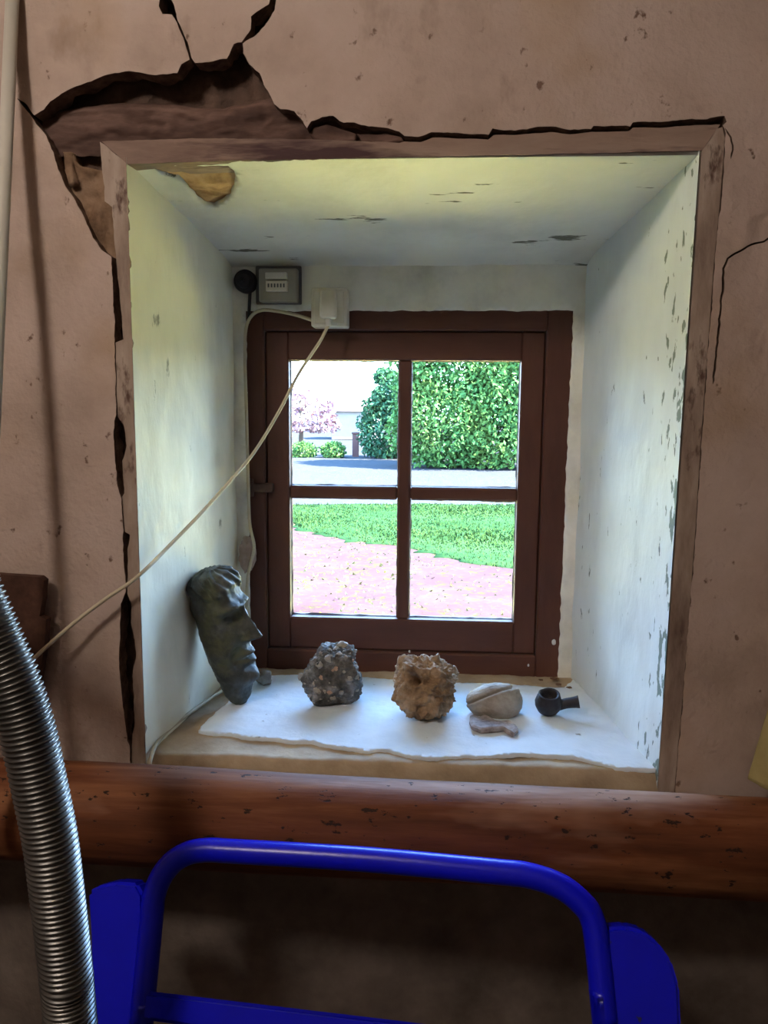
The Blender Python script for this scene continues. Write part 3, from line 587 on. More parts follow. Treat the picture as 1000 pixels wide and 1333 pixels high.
# ------------------------------------------------------------------ things on the sill
def head():
    H = 0.245; nt_, na = 150, 120; V, F = [], []
    def prof(t, tab):
        for (t0, v0), (t1, v1) in zip(tab, tab[1:]):
            if t <= t1:
                k = (t - t0) / (t1 - t0); k = k * k * (3 - 2 * k) * 0.5 + k * 0.5; return v0 + (v1 - v0) * k
        return tab[-1][1]
    Wt = [(0, 0.012), (0.05, 0.022), (0.15, 0.030), (0.28, 0.038), (0.45, 0.045), (0.62, 0.047), (0.8, 0.046), (0.92, 0.040), (0.97, 0.032), (1, 0.012)]
    Ft = [(0, 0.010), (0.05, 0.018), (0.12, 0.026), (0.2, 0.034), (0.3, 0.036), (0.45, 0.037), (0.6, 0.035), (0.75, 0.037), (0.88, 0.034), (0.96, 0.026), (1, 0.008)]
    Bt = [(0, 0.012), (0.08, 0.020), (0.25, 0.026), (0.5, 0.036), (0.75, 0.042), (0.92, 0.036), (0.97, 0.026), (1, 0.010)]
    g = lambda x, s: math.exp(-(x / s) ** 2)
    for i in range(nt_ + 1):
        t = i / nt_
        w, df, db = prof(t, Wt), prof(t, Ft), prof(t, Bt)
        for k in range(na):
            a = 2 * math.pi * k / na; c, s = math.cos(a), math.sin(a)
            ex = 0.85
            x = (df if c > 0 else db) * math.copysign(abs(c) ** ex, c); y = w * math.copysign(abs(s) ** ex, s); z = t * H
            if c > 0:
                f = min(1.0, c * 2.2); ay = abs(y); d = 0.0
                if 0.44 < t < 0.74:
                    q = (0.74 - t) / 0.25; hgt = 0.005 + 0.021 * min(1, q) ** 1.1; wd = 0.0075 + 0.0050 * min(1, q) ** 2
                    fall = min(1.0, max(0.0, (t - 0.455) / 0.035)); d += hgt * g(y, wd) * fall
                d += 0.009 * g(t - 0.735, 0.030) * g(ay - 0.020, 0.022)          # brow
                d -= 0.013 * g(t - 0.655, 0.036) * g(ay - 0.021, 0.0125)          # socket
                d += 0.0085 * g(t - 0.650, 0.020) * g(ay - 0.022, 0.0085)         # eyeball
                d -= 0.0022 * g(t - 0.650, 0.005) * g(ay - 0.022, 0.009)          # lid slit
                d += 0.006 * g(t - 0.53, 0.06) * g(ay - 0.027, 0.013)             # cheekbone
                d -= 0.006 * g(t - 0.40, 0.05) * g(ay - 0.026, 0.008)             # fold
                d += 0.004 * g(t - 0.49, 0.018) * g(ay - 0.011, 0.006)            # nostril wings
                d += 0.009 * g(t - 0.385, 0.020) * g(y, 0.016)                    # upper lip
                d += 0.009 * g(t - 0.325, 0.020) * g(y, 0.014)                    # lower lip
                d -= 0.006 * g(t - 0.355, 0.007) * g(y, 0.017)                    # mouth line
                d -= 0.005 * g(t - 0.275, 0.018) * g(y, 0.017)
                d += 0.009 * g(t - 0.20, 0.045) * g(y, 0.016)                     # chin
                x += d * f * 1.35
            hair = min(1, max(0, (t - 0.83 - 0.02 * math.cos(a * 3)) / 0.03))
            p = Vector((x, y, z)); n_ = Vector((c, s, 0))
            p += n_ * hair * (0.004 + 0.0035 * math.sin(a * 13 + t * 60))
            p += n_ * (0.0032 * fbm(p, 28, 3) + 0.0010 * fbm(p, 110, 2))
            V.append(p)
    for i in range(nt_):
        for k in range(na):
            F.append((i * na + k, i * na + (k + 1) % na, (i + 1) * na + (k + 1) % na, (i + 1) * na + k))
    F.append(tuple(reversed(range(na)))); F.append(tuple(range(nt_ * na, (nt_ + 1) * na)))
    return V, F
V, F = head()
base = PZ(314, 914, ZB + 0.006)
Rh = Matrix.Rotation(math.radians(-10), 3, 'Y') @ Matrix.Rotation(math.radians(5), 3, 'X') @ Matrix.Rotation(math.radians(-17), 3, 'Z')
V = [base + Rh @ v for v in V]
hd = mk('stone_head', V, F, 'stonehead', None, True); tag(hd, 'dark carved stone head leaning against the left side of the niche', 'sculpture')

def rock(c, rad, seed, sub=5, fa=0.35, fs=1.6, ridg=0.0, pits=(), flat=0.25, planes=14, cut=(0.62, 0.92), extra=()):
    bm = bmesh.new(); bmesh.ops.create_icosphere(bm, subdivisions=sub, radius=1.0); sd_ = Vector((seed, seed * 1.3, -seed))
    rg = random.Random(int(seed * 100)); pl = list(extra)
    for q in range(planes):
        n_ = Vector((rg.gauss(0, 1), rg.gauss(0, 1), rg.gauss(0, 1))).normalized(); pl.append((n_, rg.uniform(*cut)))
    for v in bm.verts:
        d = v.co.normalized(); k = 1.0
        for n_, dist in pl:
            c_ = d.dot(Vector(n_).normalized())
            if c_ > 0.05: k = min(k, dist / c_)
        k *= 1 + fa * (0.5 * noise.noise(d * fs + sd_) + 0.35 * noise.noise(d * fs * 2.3 + sd_) + 0.2 * noise.noise(d * fs * 5 + sd_) + 0.12 * noise.noise(d * fs * 12 + sd_))
        if ridg: k += ridg * (0.4 - abs(noise.noise(d * 3.1 + sd_))) + 0.5 * ridg * (0.3 - abs(noise.noise(d * 7.3 + sd_))) + 0.3 * ridg * (0.3 - abs(noise.noise(d * 16 + sd_)))
        for (pd_, r, dep) in pits:
            a = (d - Vector(pd_).normalized()).length; k -= dep / (1 + (a / r) ** 8)
        v.co = Vector((d.x * rad[0], d.y * rad[1], d.z * rad[2])) * k
    zmin = min(v.co.z for v in bm.verts) + flat * rad[2]
    for v in bm.verts:
        if v.co.z < zmin: v.co.z = zmin + (v.co.z - zmin) * 0.12
    zl = min(v.co.z for v in bm.verts); bm.normal_update()
    for v in bm.verts: v.co += Vector(c) - Vector((0, 0, zl))
    return bm
zs = ZB + 0.0055
p = PZ(432, 922, zs)
cg = empty('conglomerate_stone', (p.x, p.y + 0.03, zs), 'dark grey stone studded with pale pebbles on the sill', 'stone')
bm = rock((p.x, p.y + 0.030, zs), (0.054, 0.046, 0.064), 3.2, 6, 0.30, 1.7, 0.10, (), 0.36, 10, (0.70, 0.9), [((0, -0.1, 1), 0.60), ((-0.75, -0.2, 0.7), 0.66), ((0.9, 0, 0.25), 0.72), ((0, -1, 0.3), 0.66)])
bm.verts.ensure_lookup_table()
surf = [(v.co.copy(), v.normal.copy()) for v in bm.verts]
mkbm('matrix', bm, 'conglom', cg, True)
random.seed(11); picked = []
for q in range(4000):
    s_, n_ = random.choice(surf)
    if n_.y > 0.35 or s_.z < zs + 0.008: continue
    r = random.choice([0.003, 0.004, 0.005, 0.0065, 0.009])
    if any((s_ - a_).length < (r + r2) * 0.95 for a_, r2 in picked): continue
    picked.append((s_ , r))
    if len(picked) > 60: break
for q, (s_, r) in enumerate(picked):
    s_ = s_ + (Vector((p.x, p.y + 0.03, zs + 0.035)) - s_).normalized() * r * 0.5
    bm = bmesh.new(); bmesh.ops.create_icosphere(bm, subdivisions=2, radius=1)
    st = Vector((random.uniform(0.8, 1.3), random.uniform(0.7, 1.1), random.uniform(0.7, 1.2)))
    for v in bm.verts:
        d = v.co.copy(); v.co = s_ + Vector((d.x * st.x, d.y * st.y, d.z * st.z)) * r * (0.9 + 0.5 * noise.noise(d * 1.4 + s_ * 90))
    mkbm('pebble', bm, 'pebble_pink' if q % 9 == 4 else 'pebble', cg, False)
p = PZ(551, 940, zs)
bm = rock((p.x, p.y + 0.034, zs), (0.060, 0.050, 0.060), 5.7, 6, 0.34, 1.9, 0.20, [((-0.30, -0.82, 0.40), 0.17, 0.95), ((0.45, -0.9, -0.15), 0.08, 0.12)], 0.34, 6, (0.75, 0.95),
    [((0.15, -0.1, 1), 0.66), ((-0.9, -0.1, 0.2), 0.70), ((0.7, -0.1, 0.75), 0.72), ((-0.75, 0, -0.75), 0.70), ((0.9, 0, -0.35), 0.78), ((0, -1, 0.2), 0.74)])
o = mkbm('pitted_stone', bm, 'rockbrown', None, True); tag(o, 'rough tan stone with a dark hole, middle of the sill', 'stone')
# clay shell: flattened ellipsoid with an off-centre lengthwise groove
p = PZ(649, 935, zs); bm = bmesh.new(); bmesh.ops.create_icosphere(bm, subdivisions=6, radius=1.0)
for v in bm.verts:
    d = v.co.copy(); k = 1 + 0.05 * fbm(d, 1.6) + 0.012 * fbm(d, 7)
    ln = d.z * 0.82 - 0.40 * d.y * -1 - 0.52 + 0.55 * (d.x * 0.6 + 0.05) ** 2 - 0.42 * d.x + 0.04   # groove line on the upper face
    if d.z > -0.25: k -= 0.17 * math.exp(-(ln / 0.055) ** 2) * min(1, (d.z + 0.25) * 3) ; k += 0.05 * math.exp(-((ln + 0.14) / 0.09) ** 2) * min(1, (d.z + 0.25) * 3)
    zz = d.z * 0.031 * k
    v.co = Vector((d.x * 0.048 * k * (1 - 0.10 * d.x), d.y * 0.036 * k, max(zz, -0.020)))
R2 = Matrix.Rotation(math.radians(8), 3, 'Z')
for v in bm.verts: v.co = R2 @ v.co + Vector((p.x, p.y + 0.024, zs + 0.020))
o = mkbm('clay_shell', bm, 'shell', None, True); tag(o, 'grey-beige shell-shaped clay piece with a curved groove on the sill', 'clay shell')
# flint: flat hooked piece in front of it
fl = [(612, 933), (617, 931), (622, 935), (630, 932), (637, 935), (645, 940), (655, 941), (664, 940), (671, 944), (675, 951), (670, 956), (664, 953), (657, 948), (640, 950), (625, 951), (614, 947), (611, 940)]
fp = [PZ(px, py, zs + 0.006) for px, py in fl]; f2 = rough_poly([(q.x, q.y) for q in fp], 0.003, 0.0006, 2)
cx_, cy_ = sum(q[0] for q in f2) / len(f2), sum(q[1] for q in f2) / len(f2); V = []; F = []; n = len(f2)
for (sc, zz) in [(0.90, 0.0), (1.0, 0.003), (1.0, 0.0075), (0.88, 0.0095)]:
    for (u, v) in f2: V.append(Vector((cx_ + (u - cx_) * sc, cy_ + (v - cy_) * sc, zs + zz + (0.001 * fbm((u, v, 0), 60) if zz > 0.005 else 0))))
for i in range(3):
    for k in range(n): F.append((i * n + k, i * n + (k + 1) % n, (i + 1) * n + (k + 1) % n, (i + 1) * n + k))
F.append(tuple(range(3 * n, 4 * n))); F.append(tuple(reversed(range(n))))
o = mk('flint_piece', V, F, 'flint', None, False); tag(o, 'flat hooked brown flint lying in front of the clay shell', 'flint')
# small black pipe bowl
p = PZ(715, 935, zs); pc = Vector((p.x, p.y + 0.018, zs))
t = empty('pipe_bowl', pc, 'small black clay pipe bowl with a short stub on the sill', 'pipe')
prof = [(0.004, 0.0), (0.011, 0.001), (0.017, 0.006), (0.0215, 0.014), (0.0225, 0.022), (0.020, 0.030), (0.0175, 0.034), (0.0185, 0.0375), (0.0165, 0.039), (0.0135, 0.037), (0.013, 0.030), (0.010, 0.018), (0.001, 0.014)]
V = []; F = []; n = 36
tl = Matrix.Rotation(math.radians(14), 3, 'X')
for (r, z) in prof:
    for k in range(n):
        a = 2 * math.pi * k / n; q = Vector((r * math.cos(a), r * math.sin(a), z)); q += q * 0.04 * noise.noise(q * 90); V.append(pc + tl @ q + Vector((0, 0, 0.002)))
for i in range(len(prof) - 1):
    for k in range(n): F.append((i * n + k, i * n + (k + 1) % n, (i + 1) * n + (k + 1) % n, (i + 1) * n + k))
F.append(tuple(reversed(range(n)))); F.append(tuple(range((len(prof) - 1) * n, len(prof) * n)))
mk('bowl', V, F, 'pipeclay', t, True)
tube('stub', [pc + Vector((0.014, -0.004, 0.016)), pc + Vector((0.028, -0.004, 0.021)), pc + Vector((0.040, -0.006, 0.024)), pc + Vector((0.050, -0.007, 0.026))], lambda q: 0.0085 + 0.0022 * q ** 3, 'pipeclay', t, 16, 6)
# little stone behind the head
p = PZ(343, 893, zs); bm = rock((p.x, p.y + 0.01, zs), (0.016, 0.014, 0.017), 5.1, 4, 0.4, 1.6, 0.1)
o = mkbm('pebble_stone', bm, 'shell', None, True); tag(o, 'small pale stone beside the chin of the stone head', 'stone')
# dry leaves in the far right corner
random.seed(5)
labs = ['curled dry brown leaf under the right window jamb', 'dry brown leaf scrap nearest the black pipe bowl', 'dark leaf scrap left of the others in the far sill corner', 'dry leaf scrap lying against the right niche side']
for q, (px, py, sz) in enumerate([(722, 886, 0.020), (727, 893, 0.013), (704, 887, 0.010), (741, 897, 0.011)]):
    p = PZ(px, py, ZB + 0.004); V = []; F = []; ang = random.uniform(0, 3); nn = 8
    for i in range(nn + 1):
        s_ = i / nn; w = 0.42 * math.sin(math.pi * s_) ** 0.8 + 0.02
        for j in (-1, -0.5, 0, 0.5, 1):
            q_ = Vector(((s_ - 0.5) * sz, j * w * sz, 0.0025 + sz * (0.28 * j * j * w + 0.15 * (s_ - 0.5) ** 2 + 0.03 * math.sin(9 * s_ + j))))
            V.append(p + Matrix.Rotation(ang, 3, 'Z') @ q_)
    m_ = len(V)
    V += [v - Vector((0, 0, 0.0007)) for v in V]
    for i in range(nn):
        for j in range(4):
            a = i * 5 + j; F.append((a, a + 5, a + 6, a + 1)); F.append((m_ + a, m_ + a + 1, m_ + a + 6, m_ + a + 5))
    for i in range(nn):
        for j in (0, 4):
            a = i * 5 + j; F.append((a, a + 5, m_ + a + 5, m_ + a))
    o = mk('dry_leaf', V, F, 'leaf_dead', None, False, fix=True); tag(o, labs[q], 'leaf', 'dry leaf scraps in the far sill corner')

# ------------------------------------------------------------------ wooden pole below the niche
def beam():
    A0 = P(0, 990, -0.07); A1 = P(0, 1112, -0.07); B0 = P(1000, 1042, -0.098); B1 = P(1000, 1165, -0.098)
    ca_ = (A0 + A1) / 2; cb_ = (B0 + B1) / 2; d = (cb_ - ca_); L = d.length; d.normalize()
    ra = (A0 - A1).length / 2 * 0.955; rb = (B0 - B1).length / 2 * 0.955
    V, F = [], []; ns, na = 260, 64; s0, s1 = -0.45, L + 0.45
    u = Vector((0, 0, 1)); u = (u - d * u.dot(d)).normalized(); w = d.cross(u)
    for i in range(ns + 1):
        s = s0 + (s1 - s0) * i / ns; k = s / L; r = ra + (rb - ra) * k; c = ca_ + d * s
        for j in range(na):
            a = 2 * math.pi * j / na; q = Vector((s * 1.5, math.cos(a) * 0.8, math.sin(a) * 0.8))
            rr = r * (1 + 0.035 * noise.noise(q * 1.6) + 0.010 * noise.noise(Vector((s * 8, math.cos(a) * 7, math.sin(a) * 7))))
            V.append(c + (u * math.cos(a) + w * math.sin(a)) * rr)
    for i in range(ns):
        for j in range(na): F.append((i * na + j, i * na + (j + 1) % na, (i + 1) * na + (j + 1) % na, (i + 1) * na + j))
    F.append(tuple(reversed(range(na)))); F.append(tuple(range(ns * na, (ns + 1) * na)))
    return V, F
V, F = beam(); o = mk('wooden_pole', V, F, 'beam', None, True); tag(o, 'thick rounded reddish-brown wooden pole across the wall below the niche', 'pole')

# ------------------------------------------------------------------ blue tubular frame leaning on the pole
lean = math.tan(math.radians(24)); yw = math.tan(math.radians(4.7))
pt0 = P(250, 1108, -0.165)
nrm = Vector((yw, 1.0, -lean)).normalized()
def Q(px, py, off=0.0): return PN(px, py, pt0 - nrm * off, nrm)
def to_floor(a, b, z=0.014):
    k = (a.z - z) / (a.z - b.z); return a + (b - a) * k
la, lb = Q(197, 1200), Q(184, 1333); ra_, rb_ = Q(776, 1215), Q(788, 1333)
lf, rf = to_floor(la, lb), to_floor(ra_, rb_)
ft = empty('tubular_frame', ((lf.x + rf.x) / 2, (lf.y + rf.y) / 2, 0.0), 'blue painted tubular metal frame with side plates leaning below the wooden pole', 'metal frame')
path = [lf, la + (lb - la) * 1.4, lb, la, Q(201, 1165), Q(212, 1138), Q(232, 1117), Q(262, 1107), Q(320, 1109), Q(480, 1119), Q(640, 1134), Q(690, 1140), Q(730, 1154), Q(758, 1176), Q(771, 1196), ra_ + (rb_ - ra_) * 0.15, rb_, ra_ + (rb_ - ra_) * 1.4, rf]
tube('tube_handle', path, 0.0145, 'blue', ft, 18, 8)
def qplate(name, pts, off, th, parent):
    a = [Q(px, py, off) for px, py in pts]; b = [v + nrm * th for v in a]; n = len(a)
    bm = bmesh.new(); vs2 = [bm.verts.new(v) for v in a + b]
    bm.faces.new(vs2[:n]); bm.faces.new(list(reversed(vs2[n:])))
    for i in range(n): bm.faces.new((vs2[i], vs2[n + i], vs2[n + (i + 1) % n], vs2[(i + 1) % n]))
    bmesh.ops.bevel(bm, geom=bm.edges[:], offset=0.004, segments=2, affect='EDGES')
    return mkbm(name, bm, 'blue', parent)
qplate('side_plate', [(114, 1162), (124, 1154), (150, 1148), (178, 1150), (186, 1165), (184, 1250), (172, 1400), (128, 1400), (121, 1280)], 0.004, 0.03, ft)
qplate('side_plate', [(789, 1208), (815, 1206), (838, 1212), (858, 1228), (875, 1252), (885, 1285), (890, 1400), (800, 1400), (793, 1300)], 0.004, 0.03, ft)
qplate('crossbar', [(180, 1290), (792, 1363), (800, 1408), (176, 1328)], 0.012, 0.008, ft)
ff = (rf - lf)
tube('foot_bar', [lf, lf + ff * 0.5, rf], 0.0135, 'blue', ft, 14, 2, False)
# ------------------------------------------------------------------ ribbed metal hose
hp = [(-110, 640), (-72, 700), (-34, 770), (-8, 830), (15, 884), (35, 948), (51, 1020), (65, 1090), (73, 1150), (79, 1200), (86, 1265), (92, 1333)]
pts = [P(px, py, -0.36) for px, py in hp]
dlast = (pts[-1] - pts[-3]).normalized(); pts += [pts[-1] + Vector((0.02, -0.02, -0.25)), pts[-1] + Vector((0.04, -0.03, -(pts[-1].z) + 0.03))]
pts = [Vector((pts[0].x - 0.36, -0.30, 0.03)), Vector((pts[0].x - 0.33, -0.30, 0.5)), Vector((pts[0].x - 0.27, -0.31, pts[0].z - 0.22)), Vector((pts[0].x - 0.14, -0.33, pts[0].z + 0.02))] + pts[1:]
cpath = catmull(pts, 60)
# resample evenly
L = [0.0]
for a, b in zip(cpath, cpath[1:]): L.append(L[-1] + (b - a).length)
pitch = 0.0056; per = 6; N = int(L[-1] / pitch * per); j = 0; ev = []
for i in range(N + 1):
    s = L[-1] * i / N
    while j < len(L) - 2 and L[j + 1] < s: j += 1
    k = (s - L[j]) / max(1e-9, L[j + 1] - L[j]); ev.append(cpath[j] + (cpath[j + 1] - cpath[j]) * k)
V, F = tube_geo(ev, lambda q: 0.0245 + 0.0017 * math.cos(2 * math.pi * q * N / per), 32)
o = mk('ribbed_hose', V, F, 'hose', None, True); tag(o, 'ribbed silvery metal hose curving down at the left', 'hose')
# pale tube leaning at the top left
ta = P(16, 0, -0.018); tb = P(-3, 430, -0.09); dv = (tb - ta); ta2 = ta - dv * (0.08); tf = ta + dv * ((ta.z) / (ta.z - tb.z))
o = tube('pale_tube', [ta2 , tb, tf], 0.0085, 'pole', None, 16, 2, False); tag(o, 'thin pale grey tube leaning on the wall at top left', 'tube')
# rusty plate at the left edge
pp = [(-60, 742), (0, 748), (52, 751), (58, 756), (56, 780), (52, 802), (61, 806), (59, 840), (55, 862), (50, 905), (-60, 915)]
o = plate('rusty_plate', [xz(px, py, -0.03) for px, py in pp], -0.032, -0.018, 'rust', None, 0.0008, 3, amp=0.001); tag(o, 'dark rusty brown plate on the wall behind the hose', 'plate')
# yellowed cloth bundle at the right edge
c0 = P(1040, 1042, -0.10); V = []; F = []; ns, na = 40, 48
for i in range(ns + 1):
    t_ = i / ns; zz = c0.z + 0.001 + 0.24 * t_
    xr = 0.082 - 0.055 * t_ ** 1.1; r = 1.0 if t_ < 0.95 else 0.7
    xr *= min(1, (t_ * 18 + 0.62)) * r
    for k in range(na):
        a = 2 * math.pi * k / na; fold = 1 + 0.05 * math.sin(a * 7 + 2 * math.sin(t_ * 3)) * (0.4 + t_) + 0.05 * noise.noise(Vector((math.cos(a) * 2, math.sin(a) * 2, t_ * 4)))
        V.append(Vector((c0.x + 0.035 + xr * fold * math.cos(a), c0.y + 0.035 + 0.042 * fold * math.sin(a) * (1 - 0.35 * t_) * min(1, t_ * 18 + 0.62), zz)))
for i in range(ns):
    for k in range(na): F.append((i * na + k, i * na + (k + 1) % na, (i + 1) * na + (k + 1) % na, (i + 1) * na + k))
F.append(tuple(reversed(range(na)))); F.append(tuple(range(ns * na, (ns + 1) * na)))
o = mk('cloth_bundle', V, F, 'sack', None, True); tag(o, 'yellowed cloth bundle standing on the wooden pole at right', 'cloth')

# ------------------------------------------------------------------ lamp of the room (above and left of the viewer)
LB = Vector((-0.74, -1.25, 2.46))
t = empty('pendant_lamp', (LB.x, LB.y, LB.z), 'lit white globe lamp hanging from the ceiling behind the viewer', 'lamp')
tube('flex', [(LB.x, LB.y, LB.z + 0.10), (LB.x, LB.y, RZ)], 0.004, 'bakelite', t, 8, 2, False)
tube('lamp_holder', [(LB.x, LB.y, LB.z + 0.055), (LB.x, LB.y, LB.z + 0.105)], 0.018, 'bakelite', t, 16, 2, False)
def globe_mat():
    m = bpy.data.materials.new('lit_globe'); m.use_nodes = True; n = m.node_tree.nodes; n.clear()
    o = n.new('ShaderNodeOutputMaterial'); e_ = n.new('ShaderNodeEmission'); e_.inputs[0].default_value = (1.0, 0.88, 0.78, 1)
    e_.inputs[1].default_value = BULB / (4 * math.pi ** 2 * 0.10 ** 2); m.node_tree.links.new(e_.outputs[0], o.inputs[0]); return m
bm = bmesh.new(); bmesh.ops.create_uvsphere(bm, u_segments=24, v_segments=12, radius=0.10)
for v in bm.verts: v.co += LB - Vector((0, 0, 0.035))
mkbm('globe', bm, globe_mat(), t, True)

# ------------------------------------------------------------------ outdoors
ZG = 0.295
def gpoly(name, pts, z, m, label, cat, kind='structure', step=0.5, rough=0.03, gs=0.4):
    pl = rough_poly(pts, step, rough, 2)
    us = [p[0] for p in pl]; vv = [p[1] for p in pl]
    V, F = sheet_geo(pl, [], grid(min(us), max(us), min(vv), max(vv), gs), lambda u, v, d: Vector((u, v, z + 0.015 * noise.noise(Vector((u, v, 0))) - d)), 0.03)
    o = mk(name, V, F, m, None, True); tag(o, label, cat, None, kind); return o
def G(px, py): p = PZ(px, py, ZG); return (p.x, p.y)
box('ground_base', (-60, 0.5, ZG - 0.3), (60, 120, ZG - 0.03), 'gravel', None, 0, False, label='pale ground far beyond the garden', cat='ground', kind='structure')
# shade edge on the lawn (towards the house) as seen: slanting border between painted shade and painted sun
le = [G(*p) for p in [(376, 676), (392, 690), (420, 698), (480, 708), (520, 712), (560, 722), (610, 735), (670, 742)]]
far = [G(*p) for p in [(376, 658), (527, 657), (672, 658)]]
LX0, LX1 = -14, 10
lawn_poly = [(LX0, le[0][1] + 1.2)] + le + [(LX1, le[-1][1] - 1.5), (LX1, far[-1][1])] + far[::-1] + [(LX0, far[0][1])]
gpoly('lawn', lawn_poly, ZG + 0.012, 'lawn', 'green lawn band beyond the window, shade put into its colour', 'lawn', step=0.08, rough=0.16)
painted_sun_poly = [(LX0, 3.4), (LX1, 3.4), (LX1, le[-1][1] - 1.4)] + le[::-1] + [(LX0, le[0][1] + 1.3)]
gpoly('painted_sun_ground', painted_sun_poly, ZG + 0.005, 'painted_sun', 'lawn with glaring sun painted pale pink, flecked with yellow-green tufts', 'ground', rough=0.05)
hb0 = [G(*p) for p in [(376, 603), (527, 606), (672, 613)]]
gpoly('gravel_drive', [(LX0, far[0][1] - 0.05)] + [(x, y - 0.05) for x, y in far] + [(LX1, far[-1][1] - 0.05), (LX1, 24), (LX0, 24)], ZG, 'gravel', 'pale gravel drive in front of the hedge', 'gravel')
gpoly('bounce_ground', [(LX0, 0.5), (LX1, 0.5), (LX1, 3.45), (LX0, 3.45)], ZG, 'bounce_yellow', 'unseen straw-yellow ground added under the window to bounce light into the niche', 'ground', gs=0.8)  # strip below the view, added to reflect yellow light into the niche
def blades(name, poly, n, z, hh, ww, m, label, seed):
    rng = np.random.default_rng(seed); us = [p[0] for p in poly]; vv = [p[1] for p in poly]; P_ = []
    while len(P_) < n:
        u = rng.uniform(max(-6, min(us)), min(5, max(us))); v = rng.uniform(min(vv), max(vv))
        if inside((u, v), poly): P_.append((u, v))
    A = np.array(P_); a = rng.uniform(0, 6.28, n); h_ = hh * rng.uniform(0.5, 1.2, n); dx = np.cos(a) * ww; dy = np.sin(a) * ww
    tx = rng.normal(0, hh * 0.5, n); ty = rng.normal(0, hh * 0.5, n)
    V = np.zeros((n, 3, 3)); V[:, 0] = np.stack([A[:, 0] - dx, A[:, 1] - dy, np.full(n, z)], 1); V[:, 1] = np.stack([A[:, 0] + dx, A[:, 1] + dy, np.full(n, z)], 1)
    V[:, 2] = np.stack([A[:, 0] + tx, A[:, 1] + ty, z + h_], 1)
    me = bpy.data.meshes.new(name); me.from_pydata(V.reshape(-1, 3).tolist(), [], np.arange(3 * n).reshape(-1, 3).tolist()); me.materials.append(MAT[m])
    o = bpy.data.objects.new(name, me); COL.objects.link(o); tag(o, label, 'grass', None, 'stuff')
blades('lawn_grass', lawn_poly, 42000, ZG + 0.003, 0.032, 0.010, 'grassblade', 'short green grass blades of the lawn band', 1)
blades('ground_tufts', painted_sun_poly, 3500, ZG + 0.0, 0.020, 0.012, 'tuft', 'scattered yellow-green tufts on the painted sunlit lawn', 2)

def leafcloud(name, blobs, size, m, parent, seed, zmin=None):
    rng = np.random.default_rng(seed); Vs = []
    for (c, r, n) in blobs:
        d = rng.normal(size=(n, 3)); d /= np.linalg.norm(d, axis=1)[:, None]
        rad = rng.uniform(0.55, 1.0, n) ** 0.6
        lump = np.array([1 + 0.22 * noise.noise(Vector(x) * 2.2 + Vector(c)) + 0.12 * noise.noise(Vector(x) * 5 + Vector(c)) for x in d])
        p = np.array(c) + d * np.array(r) * (rad * lump)[:, None]
        if zmin is not None: p = p[p[:, 2] > zmin]
        k = len(p); u = rng.normal(size=(k, 3)); u /= np.linalg.norm(u, axis=1)[:, None]
        w = np.cross(u, rng.normal(size=(k, 3))); w /= np.linalg.norm(w, axis=1)[:, None]
        s = size * rng.uniform(0.6, 1.3, k)[:, None]
        Vs.append(np.stack([p - u * s, p + w * s * 0.5, p + u * s, p - w * s * 0.5], 1))
    V = np.concatenate(Vs).reshape(-1, 3) - np.array(WL[parent]); n = len(V) // 4
    me = bpy.data.meshes.new(name); me.from_pydata(V.tolist(), [], np.arange(4 * n).reshape(-1, 4).tolist()); me.materials.append(MAT[m])
    o = bpy.data.objects.new(name, me); COL.objects.link(o); o.parent = parent; WL[o] = WL[parent]; o['kind'] = 'stuff'; return o
def trunk(parent, base, h, r):
    V, F = tube_geo([Vector(base), Vector(base) + Vector((0.05, 0.03, h * 0.5)), Vector(base) + Vector((-0.04, 0.05, h))], lambda q: r * (1 - 0.5 * q), 10)
    mk('trunk', V, F, 'bark', parent, True)
def at(px, py, Y): return P(px, py, Y)
# large bush on the right
YH = 16.5
b0 = at(610, 612, YH); t = empty('large_bush', (b0.x, YH, ZG), 'large sunlit green bush filling the upper right pane', 'bush')
c1 = at(610, 540, YH); blobs = [((c1.x, YH, ZG + 1.6), (1.9, 1.3, 1.7), 9000), ((c1.x - 0.3, YH + 0.1, ZG + 2.6), (1.5, 1.2, 1.2), 6000), ((c1.x + 1.3, YH, ZG + 2.3), (1.5, 1.2, 1.7), 7000), ((c1.x + 0.5, YH + 0.3, ZG + 3.5), (1.5, 1.2, 1.0), 4500), ((c1.x - 0.6, YH - 0.4, ZG + 0.9), (1.2, 1.0, 1.0), 3500), ((c1.x + 0.9, YH - 0.4, ZG + 0.9), (1.3, 1.0, 1.0), 3500)]
blobs = [(c_, r_, int(n_ * 1.5)) for c_, r_, n_ in blobs]
leafcloud('foliage', blobs, 0.058, 'bush', t, 3, ZG + 0.03); trunk(t, (b0.x + 0.1, YH, ZG), 2.0, 0.12); trunk(t, (b0.x + 0.8, YH + 0.2, ZG), 2.2, 0.10)
# hedge on its left
YM = 19.6
b0 = at(505, 604, YM); t = empty('clipped_bush', (b0.x, YM, ZG), 'darker rounded bush at the right of the upper left pane', 'bush')
c1 = at(506, 560, YM); leafcloud('foliage', [((c1.x, YM, ZG + 0.8), (0.82, 0.8, 0.95), 5000), ((c1.x + 0.15, YM, ZG + 1.5), (0.66, 0.7, 0.6), 3000), ((c1.x - 0.1, YM + 0.4, ZG + 2.15), (0.35, 0.4, 0.26), 700)], 0.065, 'bush2', t, 4, ZG + 0.02); trunk(t, (b0.x, YM, ZG), 1.0, 0.07)
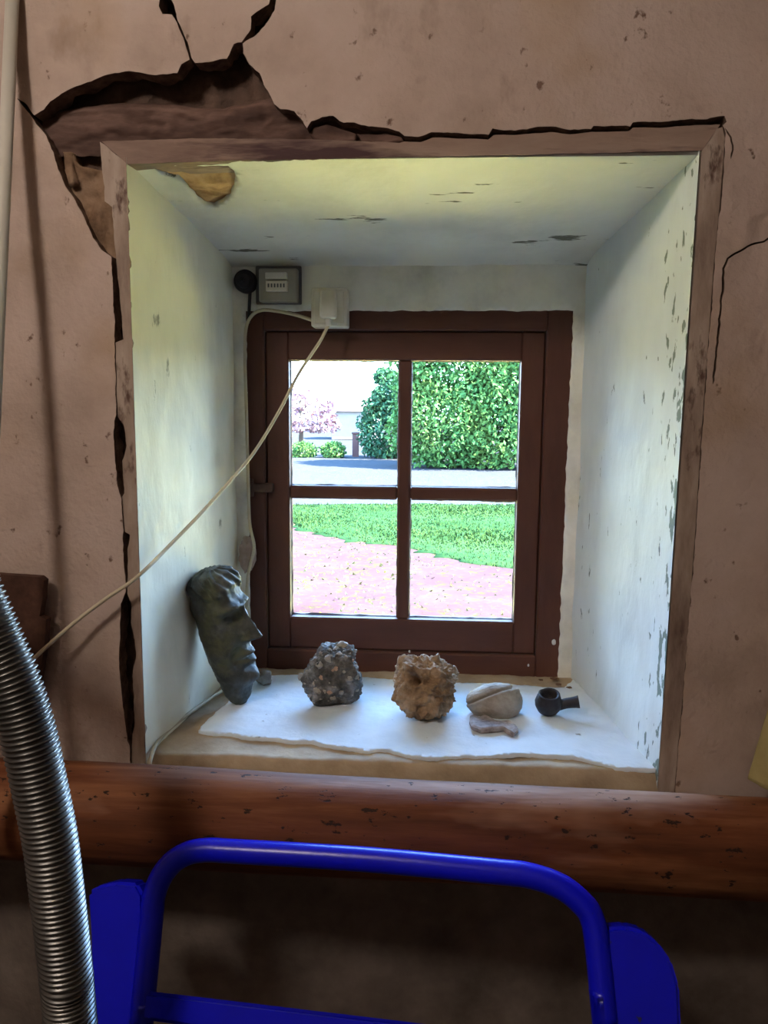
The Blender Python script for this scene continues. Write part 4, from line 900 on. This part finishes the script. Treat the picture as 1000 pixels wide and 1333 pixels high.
# copper tree far left
YR = 26.0
b0 = at(395, 590, YR); t = empty('copper_tree', (b0.x, YR, ZG), 'washed out pink copper-leaved tree in the upper left pane', 'tree')
c1 = at(400, 540, YR); leafcloud('foliage', [((c1.x - 0.3, YR, c1.z), (1.3, 1.0, 0.9), 1100), ((c1.x + 0.6, YR, c1.z - 0.35), (0.55, 0.7, 0.6), 400), ((c1.x - 0.7, YR, c1.z + 0.5), (0.8, 0.7, 0.5), 400), ((c1.x - 0.6, YR, c1.z - 0.8), (1.2, 0.8, 0.7), 700)], 0.10, 'redleaf', t, 6, ZG + 0.5); trunk(t, (b0.x - 0.1, YR, ZG), 1.8, 0.09)
# low shrubs by the drive
for q, (px, w, lab) in enumerate([(393, 0.42, 'low pale green shrub farthest left beyond the drive'), (434, 0.36, 'low pale green shrub beside the pink gate post')]):
    YS = 19.5; b0 = at(px, 600, YS); t = empty('low_shrub', (b0.x, YS, ZG), lab, 'shrub', 'low shrubs beyond the drive')
    leafcloud('foliage', [((b0.x, YS, ZG + 0.18), (w, 0.4, 0.24), 1300)], 0.045, 'bush', t, 20 + q, ZG); trunk(t, (b0.x, YS, ZG), 0.2, 0.02)
# far house
YF = 34.0
a = at(432, 560, YF); b = at(486, 560, YF); e1 = at(460, 534, YF).z; rt = at(460, 515, YF).z
t = empty('far_house', ((a.x + b.x) / 2, YF + 1.5, ZG), 'washed out white house far beyond the drive', 'house')
box('house_wall', (a.x, YF, ZG), (b.x, YF + 3.2, e1), 'housewall', t)
V = [Vector((a.x - 0.15, YF - 0.25, e1 - 0.05)), Vector((b.x + 0.15, YF - 0.25, e1 - 0.05)), Vector((b.x + 0.15, YF + 1.6, rt)), Vector((a.x - 0.15, YF + 1.6, rt)), Vector((b.x + 0.15, YF + 3.45, e1 - 0.05)), Vector((a.x - 0.15, YF + 3.45, e1 - 0.05))]
mk('house_roof', V, [(0, 1, 2, 3), (3, 2, 4, 5), (0, 3, 5), (1, 4, 2), (0, 5, 4, 1)], 'roof', t)
YP = 20.0; a = at(459, 598, YP); b = at(467, 565, YP)
t = empty('gate_post', ((a.x + b.x) / 2, YP, ZG), 'short pink gate post between shrub and dark bush', 'post')
box('post', (a.x, YP - 0.08, ZG - 0.02), (b.x, YP + 0.08, b.z), 'brickpost', t, 0.01); box('post_cap', (a.x - 0.02, YP - 0.1, b.z), (b.x + 0.02, YP + 0.1, b.z + 0.05), 'brickpost', t, 0.01)
